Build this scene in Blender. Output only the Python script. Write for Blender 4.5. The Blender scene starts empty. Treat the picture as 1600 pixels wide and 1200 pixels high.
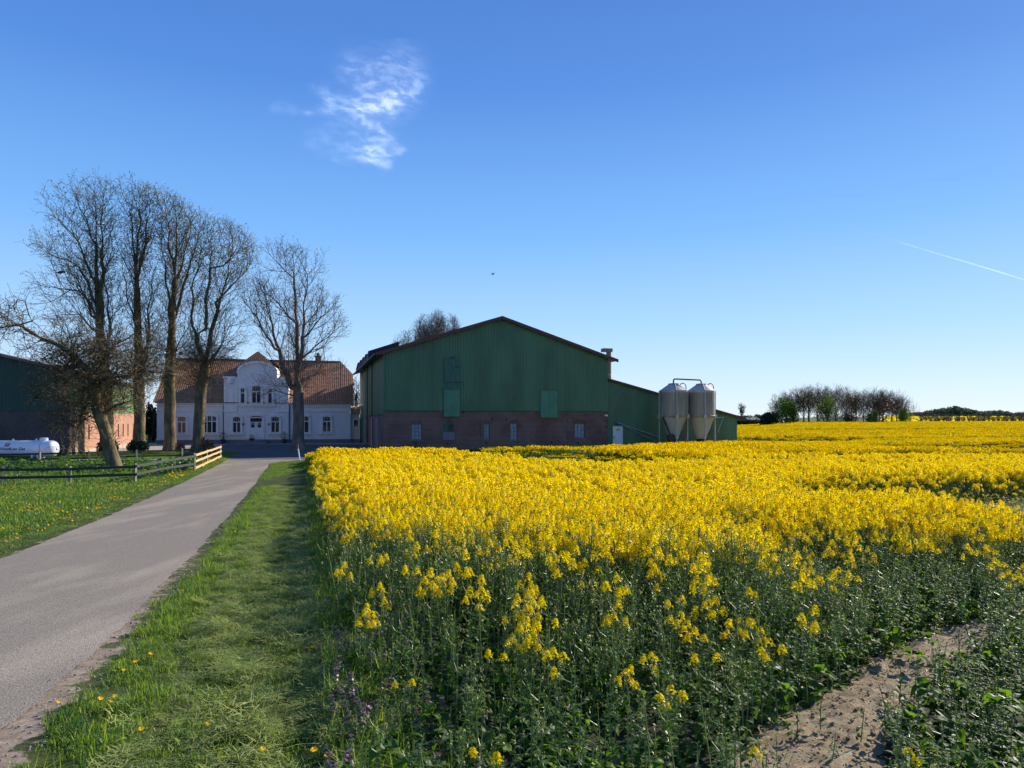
import bpy, bmesh, math, random
import numpy as np
from mathutils import Vector, Matrix
R = math.radians
rng = np.random.default_rng(7)
random.seed(7)
SC = bpy.context.scene
COL = SC.collection
# ------------------------------------------------------------------ camera, sky, sun, exposure
EYE = 2.75            # camera height above the farmyard
F = 1110.0            # focal length in pixels of the 1600 px wide photograph
HZ = 658.0            # horizon row
cam_d = bpy.data.cameras.new('camera'); cam = bpy.data.objects.new('camera', cam_d); COL.objects.link(cam)
cam.location = (0, 0, EYE); cam.rotation_euler = (R(90), 0, 0)
cam_d.sensor_width = 36; cam_d.lens = 36 * F / 1600; cam_d.shift_y = (HZ - 600) / 1600
cam_d.clip_start = 0.05; cam_d.clip_end = 60000
SC.camera = cam
SUN_AZ, SUN_EL = R(50), R(27)
w = bpy.data.worlds.new('World'); SC.world = w; w.use_nodes = True
nt = w.node_tree; nt.nodes.clear()
sky = nt.nodes.new('ShaderNodeTexSky'); sky.sky_type = 'NISHITA'; sky.sun_disc = False
sky.sun_elevation = SUN_EL; sky.sun_rotation = SUN_AZ
sky.air_density = 1.0; sky.dust_density = 0.1; sky.ozone_density = 4.0; sky.altitude = 0
bg = nt.nodes.new('ShaderNodeBackground'); bg.inputs[1].default_value = 0.13
wo = nt.nodes.new('ShaderNodeOutputWorld')
gm_ = nt.nodes.new('ShaderNodeGamma'); gm_.inputs[1].default_value = .75; nt.links.new(sky.outputs[0], gm_.inputs[0])
tcw = nt.nodes.new('ShaderNodeTexCoord'); sxw = nt.nodes.new('ShaderNodeSeparateXYZ'); nt.links.new(tcw.outputs['Generated'], sxw.inputs[0])
rw = nt.nodes.new('ShaderNodeValToRGB'); els = rw.color_ramp.elements
K_ = 5.2
for _ in range(4): els.new(.5)
for e_, (p_, c_) in zip(els, [(0.0, (.70, .83, .96)), (.05, (.58, .77, .99)), (.12, (.39, .66, 1.0)), (.25, (.18, .46, .96)), (.42, (.072, .25, .74)), (.60, (.038, .15, .54))]): e_.position = p_; e_.color = (*c_, 1)
nt.links.new(sxw.outputs[2], rw.inputs[0])
sc_w = nt.nodes.new('ShaderNodeMix'); sc_w.data_type = 'RGBA'; sc_w.blend_type = 'MULTIPLY'; sc_w.inputs[0].default_value = 1; sc_w.inputs[7].default_value = (K_, K_, K_, 1); sc_w.clamp_result = False
nt.links.new(rw.outputs[0], sc_w.inputs[6])
mw = nt.nodes.new('ShaderNodeMix'); mw.data_type = 'RGBA'; mw.inputs[0].default_value = .82; nt.links.new(gm_.outputs[0], mw.inputs[6]); nt.links.new(sc_w.outputs[2], mw.inputs[7]); nt.links.new(mw.outputs[2], bg.inputs[0]); nt.links.new(bg.outputs[0], wo.inputs[0])
sl = bpy.data.lights.new('sun', 'SUN'); sl.energy = 5.0; sl.angle = R(0.53); sl.color = (1.0, 0.90, 0.76)
so = bpy.data.objects.new('sun', sl); COL.objects.link(so)
SV = Vector((math.sin(SUN_AZ) * math.cos(SUN_EL), math.cos(SUN_AZ) * math.cos(SUN_EL), math.sin(SUN_EL)))
so.rotation_euler = SV.to_track_quat('Z', 'Y').to_euler(); so.location = (40, 40, 60)
SC.view_settings.view_transform = 'Standard'; SC.view_settings.look = 'None'
SC.view_settings.gamma = 1; SC.view_settings.use_curve_mapping = False; SC.view_settings.exposure = 0.72
SC.cycles.max_bounces = 6; SC.cycles.transparent_max_bounces = 16; SC.cycles.caustics_reflective = False; SC.cycles.caustics_refractive = False

# ------------------------------------------------------------------ terrain
def S(t):
    t = np.clip(t, 0, 1); return t * t * (3 - 2 * t)
def gz(x, y):
    x = np.asarray(x, float); y = np.asarray(y, float)
    yy = np.maximum(y, 0)
    drop = 2.75 - 1.1 * np.exp(-yy / 13) + 0.06 * np.minimum(y, 0)
    k = S((x / np.maximum(y, 5) - .30) / .12)
    rise = (1.65 * S((yy - 85) / 130) - 1.4 * S((yy - 240) / 80) + 5.4 * S((yy - 330) / 190)) * k
    left = 1.5 * S((yy - 140) / 300) * (1 - k)
    return EYE - drop + rise + left
def G(x, y): return float(gz(x, y))
def at(px, py, d): return Vector(((px - 800) / F * d, d, EYE + (HZ - py) / F * d))
def gpx(px, d):
    x = (px - 800) / F * d; return Vector((x, d, G(x, d)))

# ------------------------------------------------------------------ mesh helpers
class MB:
    def __init__(s): s.v = []; s.f = []; s.m = []
    def add(s, vs, fs, m=0):
        b = len(s.v); s.v.extend([tuple(v) for v in vs]); s.f.extend([tuple(b + i for i in f) for f in fs]); s.m.extend([m] * len(fs)); return s
    def quad(s, a, b, c, d, m=0): return s.add([a, b, c, d], [(0, 1, 2, 3)], m)
    def box(s, x0, x1, y0, y1, z0, z1, m=0):
        return s.add([(x0,y0,z0),(x1,y0,z0),(x1,y1,z0),(x0,y1,z0),(x0,y0,z1),(x1,y0,z1),(x1,y1,z1),(x0,y1,z1)],
                     [(0,3,2,1),(4,5,6,7),(0,1,5,4),(1,2,6,5),(2,3,7,6),(3,0,4,7)], m)
    def tube(s, pts, rad, n=8, m=0, cap=True):
        pts = [Vector(p) for p in pts]; rs = rad if hasattr(rad, '__len__') else [rad] * len(pts)
        vs = []; u = None
        for i, p in enumerate(pts):
            d = (pts[min(i + 1, len(pts) - 1)] - pts[max(i - 1, 0)]).normalized()
            if u is None:
                u = d.orthogonal().normalized()
            else:
                u = (u - d * u.dot(d)); u = u.normalized() if u.length > 1e-6 else d.orthogonal().normalized()
            q = d.cross(u)
            for k in range(n):
                a = 2 * math.pi * k / n; vs.append(p + (u * math.cos(a) + q * math.sin(a)) * rs[i])
        fs = []
        for i in range(len(pts) - 1):
            for k in range(n):
                k2 = (k + 1) % n; fs.append((i*n+k, i*n+k2, (i+1)*n+k2, (i+1)*n+k))
        if cap: fs.append(tuple(range(n))[::-1]); fs.append(tuple(range((len(pts)-1)*n, len(pts)*n)))
        return s.add(vs, fs, m)
    def beam(s, a, b, w, h, m=0):      # rectangular bar from a to b, height h (vertical), width w
        a = Vector(a); b = Vector(b); d = (b - a).normalized()
        side = d.cross(Vector((0, 0, 1)))
        side = side.normalized() if side.length > 1e-4 else Vector((1, 0, 0))
        up = side.cross(d).normalized(); side = side * w / 2; up = up * h / 2
        vs = [a-side-up, a+side-up, a+side+up, a-side+up, b-side-up, b+side-up, b+side+up, b-side+up]
        return s.add(vs, [(0,1,2,3),(7,6,5,4),(0,4,5,1),(1,5,6,2),(2,6,7,3),(3,7,4,0)], m)
    def lathe(s, prof, n=32, m=0, c=(0, 0), axis='z'):
        vs = []
        for r, z in prof:
            for k in range(n):
                a = 2 * math.pi * k / n
                if axis == 'z': vs.append((c[0] + r * math.cos(a), c[1] + r * math.sin(a), z))
                else: vs.append((z, c[0] + r * math.cos(a), c[1] + r * math.sin(a)))
        fs = []
        for i in range(len(prof) - 1):
            for k in range(n):
                k2 = (k + 1) % n; fs.append((i*n+k, i*n+k2, (i+1)*n+k2, (i+1)*n+k))
        fs.append(tuple(range(n))[::-1]); fs.append(tuple(range((len(prof)-1)*n, len(prof)*n)))
        return s.add(vs, fs, m)
    def extrude(s, poly, y0, y1, m=0):  # polygon in xz, thickness along y
        n = len(poly); vs = [(p[0], y0, p[1]) for p in poly] + [(p[0], y1, p[1]) for p in poly]
        fs = [tuple(range(n)), tuple(range(2*n-1, n-1, -1))] + [(i, i+n, (i+1) % n + n, (i+1) % n) for i in range(n)]
        return s.add(vs, fs, m)
    def mesh(s, name, mats, smooth=False):
        me = bpy.data.meshes.new(name); me.from_pydata(s.v, [], s.f)
        for m in mats if isinstance(mats, (list, tuple)) else [mats]: me.materials.append(m)
        if any(s.m): me.polygons.foreach_set('material_index', s.m)
        if smooth: me.polygons.foreach_set('use_smooth', [True] * len(s.f))
        me.update(); return me
    def obj(s, name, mats, parent=None, smooth=False, link=True, fix=True):
        me = s.mesh(name, mats, smooth)
        if fix:
            bm = bmesh.new(); bm.from_mesh(me); bmesh.ops.recalc_face_normals(bm, faces=bm.faces); bm.to_mesh(me); bm.free()
        o = bpy.data.objects.new(name, me)
        if link: COL.objects.link(o)
        if parent: o.parent = parent
        return o
def np_mesh(name, V, Fq, mats, midx=None, smooth=False):
    me = bpy.data.meshes.new(name)
    V = np.ascontiguousarray(V, np.float32); Fq = np.ascontiguousarray(Fq, np.int32)
    me.vertices.add(len(V)); me.vertices.foreach_set('co', V.ravel())
    k = Fq.shape[1]
    me.loops.add(Fq.size); me.loops.foreach_set('vertex_index', Fq.ravel())
    me.polygons.add(len(Fq)); me.polygons.foreach_set('loop_start', np.arange(0, Fq.size, k, dtype=np.int32))
    if midx is not None: me.polygons.foreach_set('material_index', np.asarray(midx, np.int32))
    for m in mats: me.materials.append(m)
    if smooth: me.polygons.foreach_set('use_smooth', np.ones(len(Fq), bool))
    me.update(calc_edges=True); return me
def link(name, me, parent=None):
    o = bpy.data.objects.new(name, me); COL.objects.link(o); o.parent = parent; return o
def tag(o, label=None, cat=None, group=None, kind=None):
    if label: o['label'] = label
    if cat: o['category'] = cat
    if group: o['group'] = group
    if kind: o['kind'] = kind
    return o
def thing(name, label, cat, loc=(0, 0, 0), rz=0, group=None):
    o = bpy.data.objects.new(name, None); COL.objects.link(o); o.location = loc; o.rotation_euler = (0, 0, rz)
    return tag(o, label, cat, group)
def copy_tree(o, parent=None):
    c = o.copy(); COL.objects.link(c); c.parent = parent
    for ch in list(o.children): copy_tree(ch, c)
    return c

# ------------------------------------------------------------------ materials
def node_mat(name):
    m = bpy.data.materials.new(name); m.use_nodes = True; t = m.node_tree
    return m, t, t.nodes['Principled BSDF'], t.nodes['Material Output']
def ramp(t, stops):
    r = t.nodes.new('ShaderNodeValToRGB'); el = r.color_ramp.elements
    while len(el) < len(stops): el.new(0.5)
    for e, (p, c) in zip(el, stops): e.position = p; e.color = (*c, 1)
    return r
def noise(t, scale, detail=4, rough=.55, co=None, dist=0):
    n = t.nodes.new('ShaderNodeTexNoise'); n.inputs['Scale'].default_value = scale; n.inputs['Detail'].default_value = detail
    n.inputs['Roughness'].default_value = rough; n.inputs['Distortion'].default_value = dist
    if co: t.links.new(co, n.inputs['Vector'])
    return n
def coords(t, kind='Object', scale=None):
    c = t.nodes.new('ShaderNodeTexCoord').outputs[kind]
    if scale:
        m = t.nodes.new('ShaderNodeMapping'); m.inputs['Scale'].default_value = scale; t.links.new(c, m.inputs[0]); return m.outputs[0]
    return c
def bump(t, p, h, strength=.3, dist=.02):
    b = t.nodes.new('ShaderNodeBump'); b.inputs['Strength'].default_value = strength; b.inputs['Distance'].default_value = dist if strength < 1 or dist != .02 else .10
    t.links.new(h, b.inputs['Height']); t.links.new(b.outputs[0], p.inputs['Normal'])
def mixc(t, f, a, b, mode='MIX'):
    m = t.nodes.new('ShaderNodeMix'); m.data_type = 'RGBA'; m.blend_type = mode
    for i, v in ((0, f), (6, a), (7, b)):
        if isinstance(v, (int, float)): m.inputs[i].default_value = v
        elif isinstance(v, tuple): m.inputs[i].default_value = (*v, 1)
        else: t.links.new(v, m.inputs[i])
    return m.outputs[2]
def simple(name, c, rough=.6, var=.25, scale=3, metal=0, bmp=0, detail=4, spec=.5, kind='Object', cscale=None, c2=None):
    m, t, p, o = node_mat(name)
    n = noise(t, scale, detail, co=coords(t, kind, cscale))
    a = tuple(max(0, x * (1 - var)) for x in c); b = c2 or tuple(min(1, x * (1 + var)) for x in c)
    r = ramp(t, [(.3, a), (.7, b)]); t.links.new(n.outputs[0], r.inputs[0]); t.links.new(r.outputs[0], p.inputs['Base Color'])
    p.inputs['Roughness'].default_value = rough; p.inputs['Metallic'].default_value = metal; p.inputs['Specular IOR Level'].default_value = spec
    if bmp: bump(t, p, n.outputs[0], bmp)
    return m
def leafy(name, c, c2, trans, tf=.35, rough=.45, spec=.5):
    m, t, p, o = node_mat(name)
    oi = t.nodes.new('ShaderNodeObjectInfo'); n = noise(t, 6, 2, co=coords(t))
    ad = t.nodes.new('ShaderNodeMath'); ad.operation = 'MULTIPLY_ADD'; ad.inputs[1].default_value = .5
    t.links.new(oi.outputs['Random'], ad.inputs[0]); 
    m2 = t.nodes.new('ShaderNodeMath'); m2.operation = 'MULTIPLY'; m2.inputs[1].default_value = .5; t.links.new(n.outputs[0], m2.inputs[0]); t.links.new(m2.outputs[0], ad.inputs[2])
    r = ramp(t, [(.15, c), (.85, c2)]); t.links.new(ad.outputs[0], r.inputs[0]); t.links.new(r.outputs[0], p.inputs['Base Color'])
    p.inputs['Roughness'].default_value = rough; p.inputs['Specular IOR Level'].default_value = spec
    tr = t.nodes.new('ShaderNodeBsdfTranslucent'); tr.inputs[0].default_value = (*trans, 1)
    mx = t.nodes.new('ShaderNodeMixShader'); mx.inputs[0].default_value = tf
    t.links.new(p.outputs[0], mx.inputs[1]); t.links.new(tr.outputs[0], mx.inputs[2]); t.links.new(mx.outputs[0], o.inputs[0])
    return m
def wall_uv(t):   # (x+y, z) of object space, for brickwork on upright faces
    c = t.nodes.new('ShaderNodeTexCoord'); s = t.nodes.new('ShaderNodeSeparateXYZ'); t.links.new(c.outputs['Object'], s.inputs[0])
    a = t.nodes.new('ShaderNodeMath'); t.links.new(s.outputs[0], a.inputs[0]); t.links.new(s.outputs[1], a.inputs[1])
    k = t.nodes.new('ShaderNodeCombineXYZ'); t.links.new(a.outputs[0], k.inputs[0]); t.links.new(s.outputs[2], k.inputs[1]); return k.outputs[0]
def brickmat(name, c1, c2, mortar, patch, bw=.26, bh=.085):
    m, t, p, o = node_mat(name); uv = wall_uv(t)
    b = t.nodes.new('ShaderNodeTexBrick'); t.links.new(uv, b.inputs['Vector'])
    b.inputs['Color1'].default_value = (*c1, 1); b.inputs['Color2'].default_value = (*c2, 1); b.inputs['Mortar'].default_value = (*mortar, 1)
    b.inputs['Scale'].default_value = 1; b.inputs['Brick Width'].default_value = bw; b.inputs['Row Height'].default_value = bh
    b.inputs['Mortar Size'].default_value = .016; b.inputs['Bias'].default_value = 0
    n = noise(t, .55, 5, co=coords(t)); r = ramp(t, [(.42, (0, 0, 0)), (.62, (1, 1, 1))]); t.links.new(n.outputs[0], r.inputs[0])
    n2 = noise(t, 9, 3, co=coords(t))
    c = mixc(t, r.outputs[0], b.outputs[0], mixc(t, .6, b.outputs[0], patch))
    r2 = ramp(t, [(.3, (.7, .7, .7)), (.75, (1.3, 1.25, 1.2))]); t.links.new(n2.outputs[0], r2.inputs[0])
    c = mixc(t, 1.0, c, r2.outputs[0], 'MULTIPLY'); t.links.new(c, p.inputs['Base Color'])
    p.inputs['Roughness'].default_value = .9; bump(t, p, b.outputs['Fac'], .4, -.01); return m
M = {}
M['green'] = simple('green_cladding', (.056, .148, .076), .5, .28, .6, cscale=(1, 1, .25), detail=6)
M['green_light'] = simple('green_shutter_paint', (.05, .20, .115), .5, .15, 1.2)
M['green_old'] = simple('weathered_green_boards', (.05, .13, .095), .8, .28, 7, cscale=(1, 1, .3), bmp=.3)
M['red_trim'] = simple('dark_red_verge', (.085, .022, .025), .5, .2, 2)
M['roof_grey'] = simple('fibre_cement_roof', (.16, .13, .13), .8, .3, 1.5)
M['brick'] = brickmat('weathered_brick', (.17, .078, .056), (.105, .056, .045), (.30, .235, .20), (.12, .055, .04), .30, .12)
M['brick_sunlit'] = brickmat('sunlit_red_brick', (.40, .15, .085), (.30, .11, .07), (.38, .28, .21), (.42, .25, .17))  # brick brightened in its colour for the sunlit side wall
M['window_metal'] = simple('blue_grey_window_iron', (.09, .13, .17), .5, .15, 3)
M['glass_dull'] = simple('dusty_window_glass', (.22, .29, .35), .25, .35, 5)
M['white_paint'] = simple('white_paint', (.80, .80, .80), .5, .04, 2)
M['door_white'] = simple('pale_door_paint', (.60, .66, .72), .45, .05, 2)
M['plaster'] = simple('white_render', (.76, .73, .735), .85, .07, .8, detail=8)
M['trimwhite'] = simple('stucco_trim', (.82, .79, .77), .8, .05, 2)
M['plinth'] = simple('grey_plinth', (.17, .165, .19), .8, .12, 2)
M['tan_wall'] = simple('cream_render', (.62, .57, .49), .85, .06, 1)
M['dark'] = simple('dark_metal', (.02, .02, .022), .5, .2, 4)
M['panel'] = simple('solar_panel_glass', (.035, .037, .045), .65, .25, 4, spec=.2)
M['galv'] = simple('galvanised_steel', (.34, .38, .43), .45, .15, 3, metal=.5)
M['pipe_red'] = simple('brown_red_pipe', (.20, .06, .055), .5, .2, 4)
M['stone'] = simple('pale_boulder', (.62, .52, .46), .85, .15, 4, bmp=.3)
M['wood_old'] = simple('grey_weathered_wood', (.032, .040, .034), .85, .35, 5, cscale=(1, 1, 1), bmp=.4)
M['wood_new'] = simple('fresh_yellow_wood', (.60, .33, .10), .7, .18, 6, c2=(.66, .45, .20))
M['wood_pale'] = simple('pale_post_wood', (.24, .22, .18), .8, .25, 6)
M['tank'] = simple('white_tank_paint', (.70, .73, .78), .3, .04, 1)
M['red'] = simple('red_paint', (.50, .04, .03), .5, .1, 3)
M['blue_text'] = simple('dark_blue_lettering', (.02, .03, .10), .5, .1, 3)
M['yellow_sign'] = simple('yellow_sign_plate', (.62, .52, .10), .5, .1, 3)
M['pot'] = simple('dark_plant_pot', (.04, .04, .045), .6, .2, 4)
M['glass'] = simple('window_glass', (.025, .03, .04), .04, .4, 1.5, spec=.6)
def bark(name, c, c2):
    m = simple(name, c, .95, .35, 2.6, bmp=1.0, detail=10, spec=.15, c2=c2, cscale=(1, 1, .35)); return m
M['bark'] = bark('olive_bark', (.095, .072, .042), (.235, .19, .105))
M['bark2'] = bark('pale_grey_bark', (.14, .11, .08), (.32, .265, .19))
M['bark3'] = bark('grey_brown_bark', (.12, .095, .075), (.24, .19, .15))
M['bud'] = leafy('spring_buds', (.20, .17, .03), (.30, .25, .05), (.3, .3, .05), .3)
M['leaf'] = leafy('rape_leaf', (.026, .070, .008), (.085, .155, .014), (.22, .44, .015), .34, .62, .14)
M['leaf_blue'] = leafy('rape_leaf_waxy', (.026, .062, .015), (.070, .115, .028), (.15, .32, .02), .26, .55, .20)
M['stem'] = leafy('rape_stem', (.14, .20, .07), (.24, .30, .11), (.2, .3, .05), .15)
M['petal'] = leafy('rape_petal', (.86, .66, .002), (.92, .76, .003), (.95, .72, .002), .48, 1.0, .0)
M['petal_pale'] = leafy('rape_petal_pale', (.88, .74, .12), (.90, .80, .22), (.9, .72, .08), .4, .9, .05)
M['budg'] = leafy('rape_buds', (.16, .22, .03), (.30, .33, .04), (.35, .42, .04), .3)
M['grass'] = leafy('grass_blade', (.085, .165, .018), (.20, .27, .03), (.38, .56, .03), .38, .55, .25)
M['grass_dark'] = leafy('grass_blade_deep', (.04, .10, .025), (.08, .15, .035), (.15, .32, .03), .3, .5, .3)
M['hay'] = leafy('cut_grass', (.18, .24, .055), (.42, .44, .14), (.40, .48, .10), .25, .7, .2)
M['dandelion'] = leafy('dandelion_flower', (.85, .55, .01), (.9, .66, .015), (.85, .58, .01), .2, .7, .1)
M['purple'] = leafy('purple_nettle', (.09, .045, .06), (.19, .11, .14), (.2, .10, .10), .3)
M['cress'] = leafy('lush_leaf', (.022, .060, .014), (.075, .14, .03), (.15, .32, .025), .4, .45, .4)
M['shrub'] = leafy('shrub_leaf', (.06, .12, .02), (.15, .22, .04), (.28, .46, .05), .42, .9, .05)
M['shrub_dark'] = leafy('evergreen_leaf', (.012, .03, .015), (.03, .055, .025), (.04, .10, .02), .15, .9, .05)
M['twig_red'] = leafy('russet_shoots', (.13, .065, .025), (.25, .14, .05), (.25, .12, .03), .25)
M['wood_far'] = leafy('haze_tinted_foliage', (.06, .09, .075), (.11, .14, .10), (.10, .16, .06), .25, .95, .05)  # paler, bluer leaf colour stands in for haze
M['blossom'] = leafy('pale_blossom', (.42, .42, .38), (.55, .55, .5), (.4, .4, .35), .2)

# ground material
def ground_mat():
    m, t, p, o = node_mat('ground_cover'); co = coords(t)
    a1 = t.nodes.new('ShaderNodeAttribute'); a1.attribute_name = 'soil'
    a2 = t.nodes.new('ShaderNodeAttribute'); a2.attribute_name = 'gravel'
    n = noise(t, 1.2, 6, co=co); r = ramp(t, [(.3, (.022, .034, .008)), (.55, (.05, .070, .016)), (.78, (.11, .125, .04))]); t.links.new(n.outputs[0], r.inputs[0])
    ns = noise(t, 7, 8, .65, co=co); rs = ramp(t, [(.3, (.16, .12, .085)), (.55, (.26, .21, .155)), (.8, (.36, .30, .23))]); t.links.new(ns.outputs[0], rs.inputs[0])
    ng = noise(t, 20, 6, .7, co=co); rg = ramp(t, [(.3, (.26, .23, .20)), (.7, (.46, .40, .35))]); t.links.new(ng.outputs[0], rg.inputs[0])
    # break the borders up
    nb = noise(t, 5, 5, .7, co=co)
    def thr(att):
        ad = t.nodes.new('ShaderNodeMath'); ad.operation = 'ADD'; t.links.new(att, ad.inputs[0]); t.links.new(nb.outputs[0], ad.inputs[1])
        rr = ramp(t, [(.92, (0, 0, 0)), (1.0, (1, 1, 1))])
        sc = t.nodes.new('ShaderNodeMath'); sc.operation = 'MULTIPLY'; sc.inputs[1].default_value = .96; t.links.new(ad.outputs[0], sc.inputs[0]); t.links.new(sc.outputs[0], rr.inputs[0]); return rr.outputs[0]
    a3 = t.nodes.new('ShaderNodeAttribute'); a3.attribute_name = 'crop'; sc3 = mixc(t, a3.outputs['Fac'], rs.outputs[0], (.030, .034, .018)); c = mixc(t, thr(a1.outputs['Fac']), r.outputs[0], sc3); c = mixc(t, thr(a2.outputs['Fac']), c, rg.outputs[0])
    t.links.new(c, p.inputs['Base Color']); p.inputs['Roughness'].default_value = .95; p.inputs['Specular IOR Level'].default_value = .15
    bump(t, p, ns.outputs[0], .7, .03); return m
def road_mat(name, c1, c2, c3):
    m, t, p, o = node_mat(name); co = coords(t)
    n1 = noise(t, 38, 5, .85, co=co); n2 = noise(t, .5, 6, .6, co=coords(t, 'Object', (1.6, .35, 1)))
    v = t.nodes.new('ShaderNodeTexVoronoi'); v.inputs['Scale'].default_value = 75; t.links.new(co, v.inputs['Vector'])
    r1 = ramp(t, [(.3, c1), (.7, c2)]); t.links.new(n1.outputs[0], r1.inputs[0])
    r2 = ramp(t, [(.46, (0, 0, 0)), (.60, (1, 1, 1))]); t.links.new(n2.outputs[0], r2.inputs[0])
    c = mixc(t, r2.outputs[0], r1.outputs[0], mixc(t, .55, r1.outputs[0], c3))
    rv = ramp(t, [(.0, (1.7, 1.65, 1.55)), (.28, (1, 1, 1)), (.65, (.62, .62, .64))]); t.links.new(v.outputs[0], rv.inputs[0])
    c = mixc(t, 1.0, c, rv.outputs[0], 'MULTIPLY')
    t.links.new(c, p.inputs['Base Color']); p.inputs['Roughness'].default_value = .95; p.inputs['Specular IOR Level'].default_value = .08
    bump(t, p, v.outputs[0], .5, .006); return m
M['ground'] = ground_mat()
M['road'] = road_mat('worn_asphalt', (.205, .182, .150), (.33, .295, .243), (.44, .385, .30))
M['yard'] = road_mat('yard_asphalt', (.10, .10, .105), (.16, .155, .155), (.19, .175, .16))
M['gravel'] = road_mat('pale_gravel', (.34, .30, .27), (.50, .44, .39), (.46, .39, .33))

# ------------------------------------------------------------------ setting: ground, road, yard
def road_r(y): return -1.85 - .300 * y
def road_l(y): return -5.0 - .300 * y
def field_l(y): return 0.43 - .293 * y
def axis(a, b, s, grow):
    out = [a]; x = a; st = s
    while x < b: x += st; st *= grow; out.append(x)
    return out
xs = [-v for v in axis(30, 2500, .8, 1.12)][::-1] + list(np.arange(-29.6, 30, .4)) + axis(30.4, 2500, .8, 1.12)
ys = [-v for v in axis(2, 300, .6, 1.3)][::-1] + list(np.arange(-1.6, 60, .4)) + axis(60.4, 3500, .8, 1.08)
XX, YY = np.meshgrid(xs, ys); ZZ = gz(XX, YY)
inroad = (XX < road_r(YY) - .3) & (XX > road_l(YY) + .3) & (YY < 50)
ZZ = ZZ - .03 * inroad
V = np.stack([XX, YY, ZZ], -1).reshape(-1, 3); nx, ny = len(xs), len(ys)
idx = np.arange(nx * ny).reshape(ny, nx)
Fq = np.stack([idx[:-1, :-1], idx[:-1, 1:], idx[1:, 1:], idx[1:, :-1]], -1).reshape(-1, 4)
me = np_mesh('ground', V, Fq, [M['ground']], smooth=True)
fx = V[:, 0]; fy = V[:, 1]
soil = ((fx > field_l(fy) + .1) & (fy < 240)).astype(float) * .95
soil = np.maximum(soil, (1 - np.clip((fx - road_r(fy)) / .55, 0, 1)) * (fx > road_r(fy) - .4) * (fy < 47) * np.clip(1.0 - fy / 30, .25, .9))
soil = np.maximum(soil, .55 * (1 - np.clip((road_l(fy) - fx) / .35, 0, 1)) * (fx < road_l(fy) + .3) * (fy < 47))
at1 = me.attributes.new('soil', 'FLOAT', 'POINT'); at1.data.foreach_set('value', soil.astype(np.float32))
grav = ((fy > 51.5) & (fy < 90) & (fx < -15) & (fx > -47) & (fy > 57 + .9 * np.maximum(0, -fx - 30) * 0 )).astype(float) * .9
grav = np.where((fx < -22) & (fy < 66), 0, grav)
at3 = me.attributes.new('crop', 'FLOAT', 'POINT'); at3.data.foreach_set('value', ((fx > field_l(fy) + .3) & (fy < 240)).astype(np.float32))
at2 = me.attributes.new('gravel', 'FLOAT', 'POINT'); at2.data.foreach_set('value', grav.astype(np.float32))
tag(link('ground', me), kind='structure')
def sheet(name, mat, rows, lift, nn=10):
    """rows: list of (y, xl, xr)"""
    V = []; 
    for y, a, b in rows:
        for k in range(nn + 1):
            x = a + (b - a) * k / nn; V.append((x, y, G(x, y) + lift))
    n1 = nn + 1; Fq = [(j*n1+k, j*n1+k+1, (j+1)*n1+k+1, (j+1)*n1+k) for j in range(len(rows)-1) for k in range(nn)]
    return tag(link(name, np_mesh(name, np.array(V), np.array(Fq), [mat], smooth=True)), kind='structure')
rr = []
for y in np.arange(-6, 51.2, .08):
    wob = .025 * math.sin(y * 1.1) + .014 * math.sin(y * 5.1 + 1) + .012 * math.sin(y * 17.7) + random.uniform(-.012, .012)
    flare = max(0, (y - 45.0)) ** 2 * .10
    flL = max(0, (y - 46)) ** 2 * .02
    rr.append((y, road_l(y) + wob * .8 - flL, road_r(y) + wob + flare))
sheet('road', M['road'], rr, .006)
rows = []
for y in np.arange(50.4, 84.6, .8): rows.append((y, -21.3 - .285 * (y - 51) - (3 if y > 54 else 0), 12 if y < 62 else -11.0 - .285 * (y - 65) - .4))
sheet('yard', M['yard'], rows, .012, 20)
sheet('gravel_path', M['gravel'], [(y, -42 - (y-44)*.3, -20.9) for y in np.arange(47.6, 51.4, .6)], .010, 20)
sheet('gravel_yard', M['gravel'], [(y, -44 + (0 if y > 62 else 8), -21.3 - .285 * (y - 51) - (3 if y > 54 else 0) - .02) for y in np.arange(62, 84.6, .8)], .012, 20)
# pale kerb paving in front of the house
HA = R(13.4); HO = Vector((-42.1, 84.2, EYE - 2.77)); 
ho = thing('paving_strip', None, None); ho['kind'] = 'structure'; ho.location = HO; ho.rotation_euler = (0, 0, HA)
MB().box(-2, 24.5, -2.5, -.3, -.1, .05).obj('paving_slab', M['gravel'], ho)

# ------------------------------------------------------------------ building helpers
def fac(px, py, O, ang):
    """pixel on the upright plane through O with direction ang -> (u, z rel. O.z)"""
    k = (px - 800) / F; c, s = math.cos(ang), math.sin(ang)
    u = (k * O.y - O.x) / (c - s * k); d = O.y + s * u
    return u, EYE + (HZ - py) / F * d - O.z
def cladding(name, mat, parent, u0, u1, zb, ztop, y=0.0, pitch=.27, depth=.03, axis='x'):
    mb = MB(); u = u0; pts = []
    while u < u1 - 1e-6:
        for du, dd in ((0, 0), (.42, 0), (.52, 1), (.90, 1)):
            uu = u + du * pitch
            if uu < u1: pts.append((uu, dd * depth))
        u += pitch
    pts.append((u1, 0))
    vs = []
    for uu, dd in pts:
        for z in (zb if not callable(zb) else zb(uu), ztop(uu)):
            vs.append((uu, y - dd, z) if axis == 'x' else (y - dd, uu, z))
    fs = [(2*i, 2*i+2, 2*i+3, 2*i+1) for i in range(len(pts) - 1)]
    mb.add(vs, fs); return mb.obj(name, mat, parent, fix=False)
def roof_slab(name, mat, parent, prof, y0, y1, th=.18):
    """prof: list of (x, z) along the gable; slab between y0 and y1"""
    lo = [(x, z - th) for x, z in prof][::-1]
    return MB().extrude(list(prof) + lo, y0, y1).obj(name, mat, parent)

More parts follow.
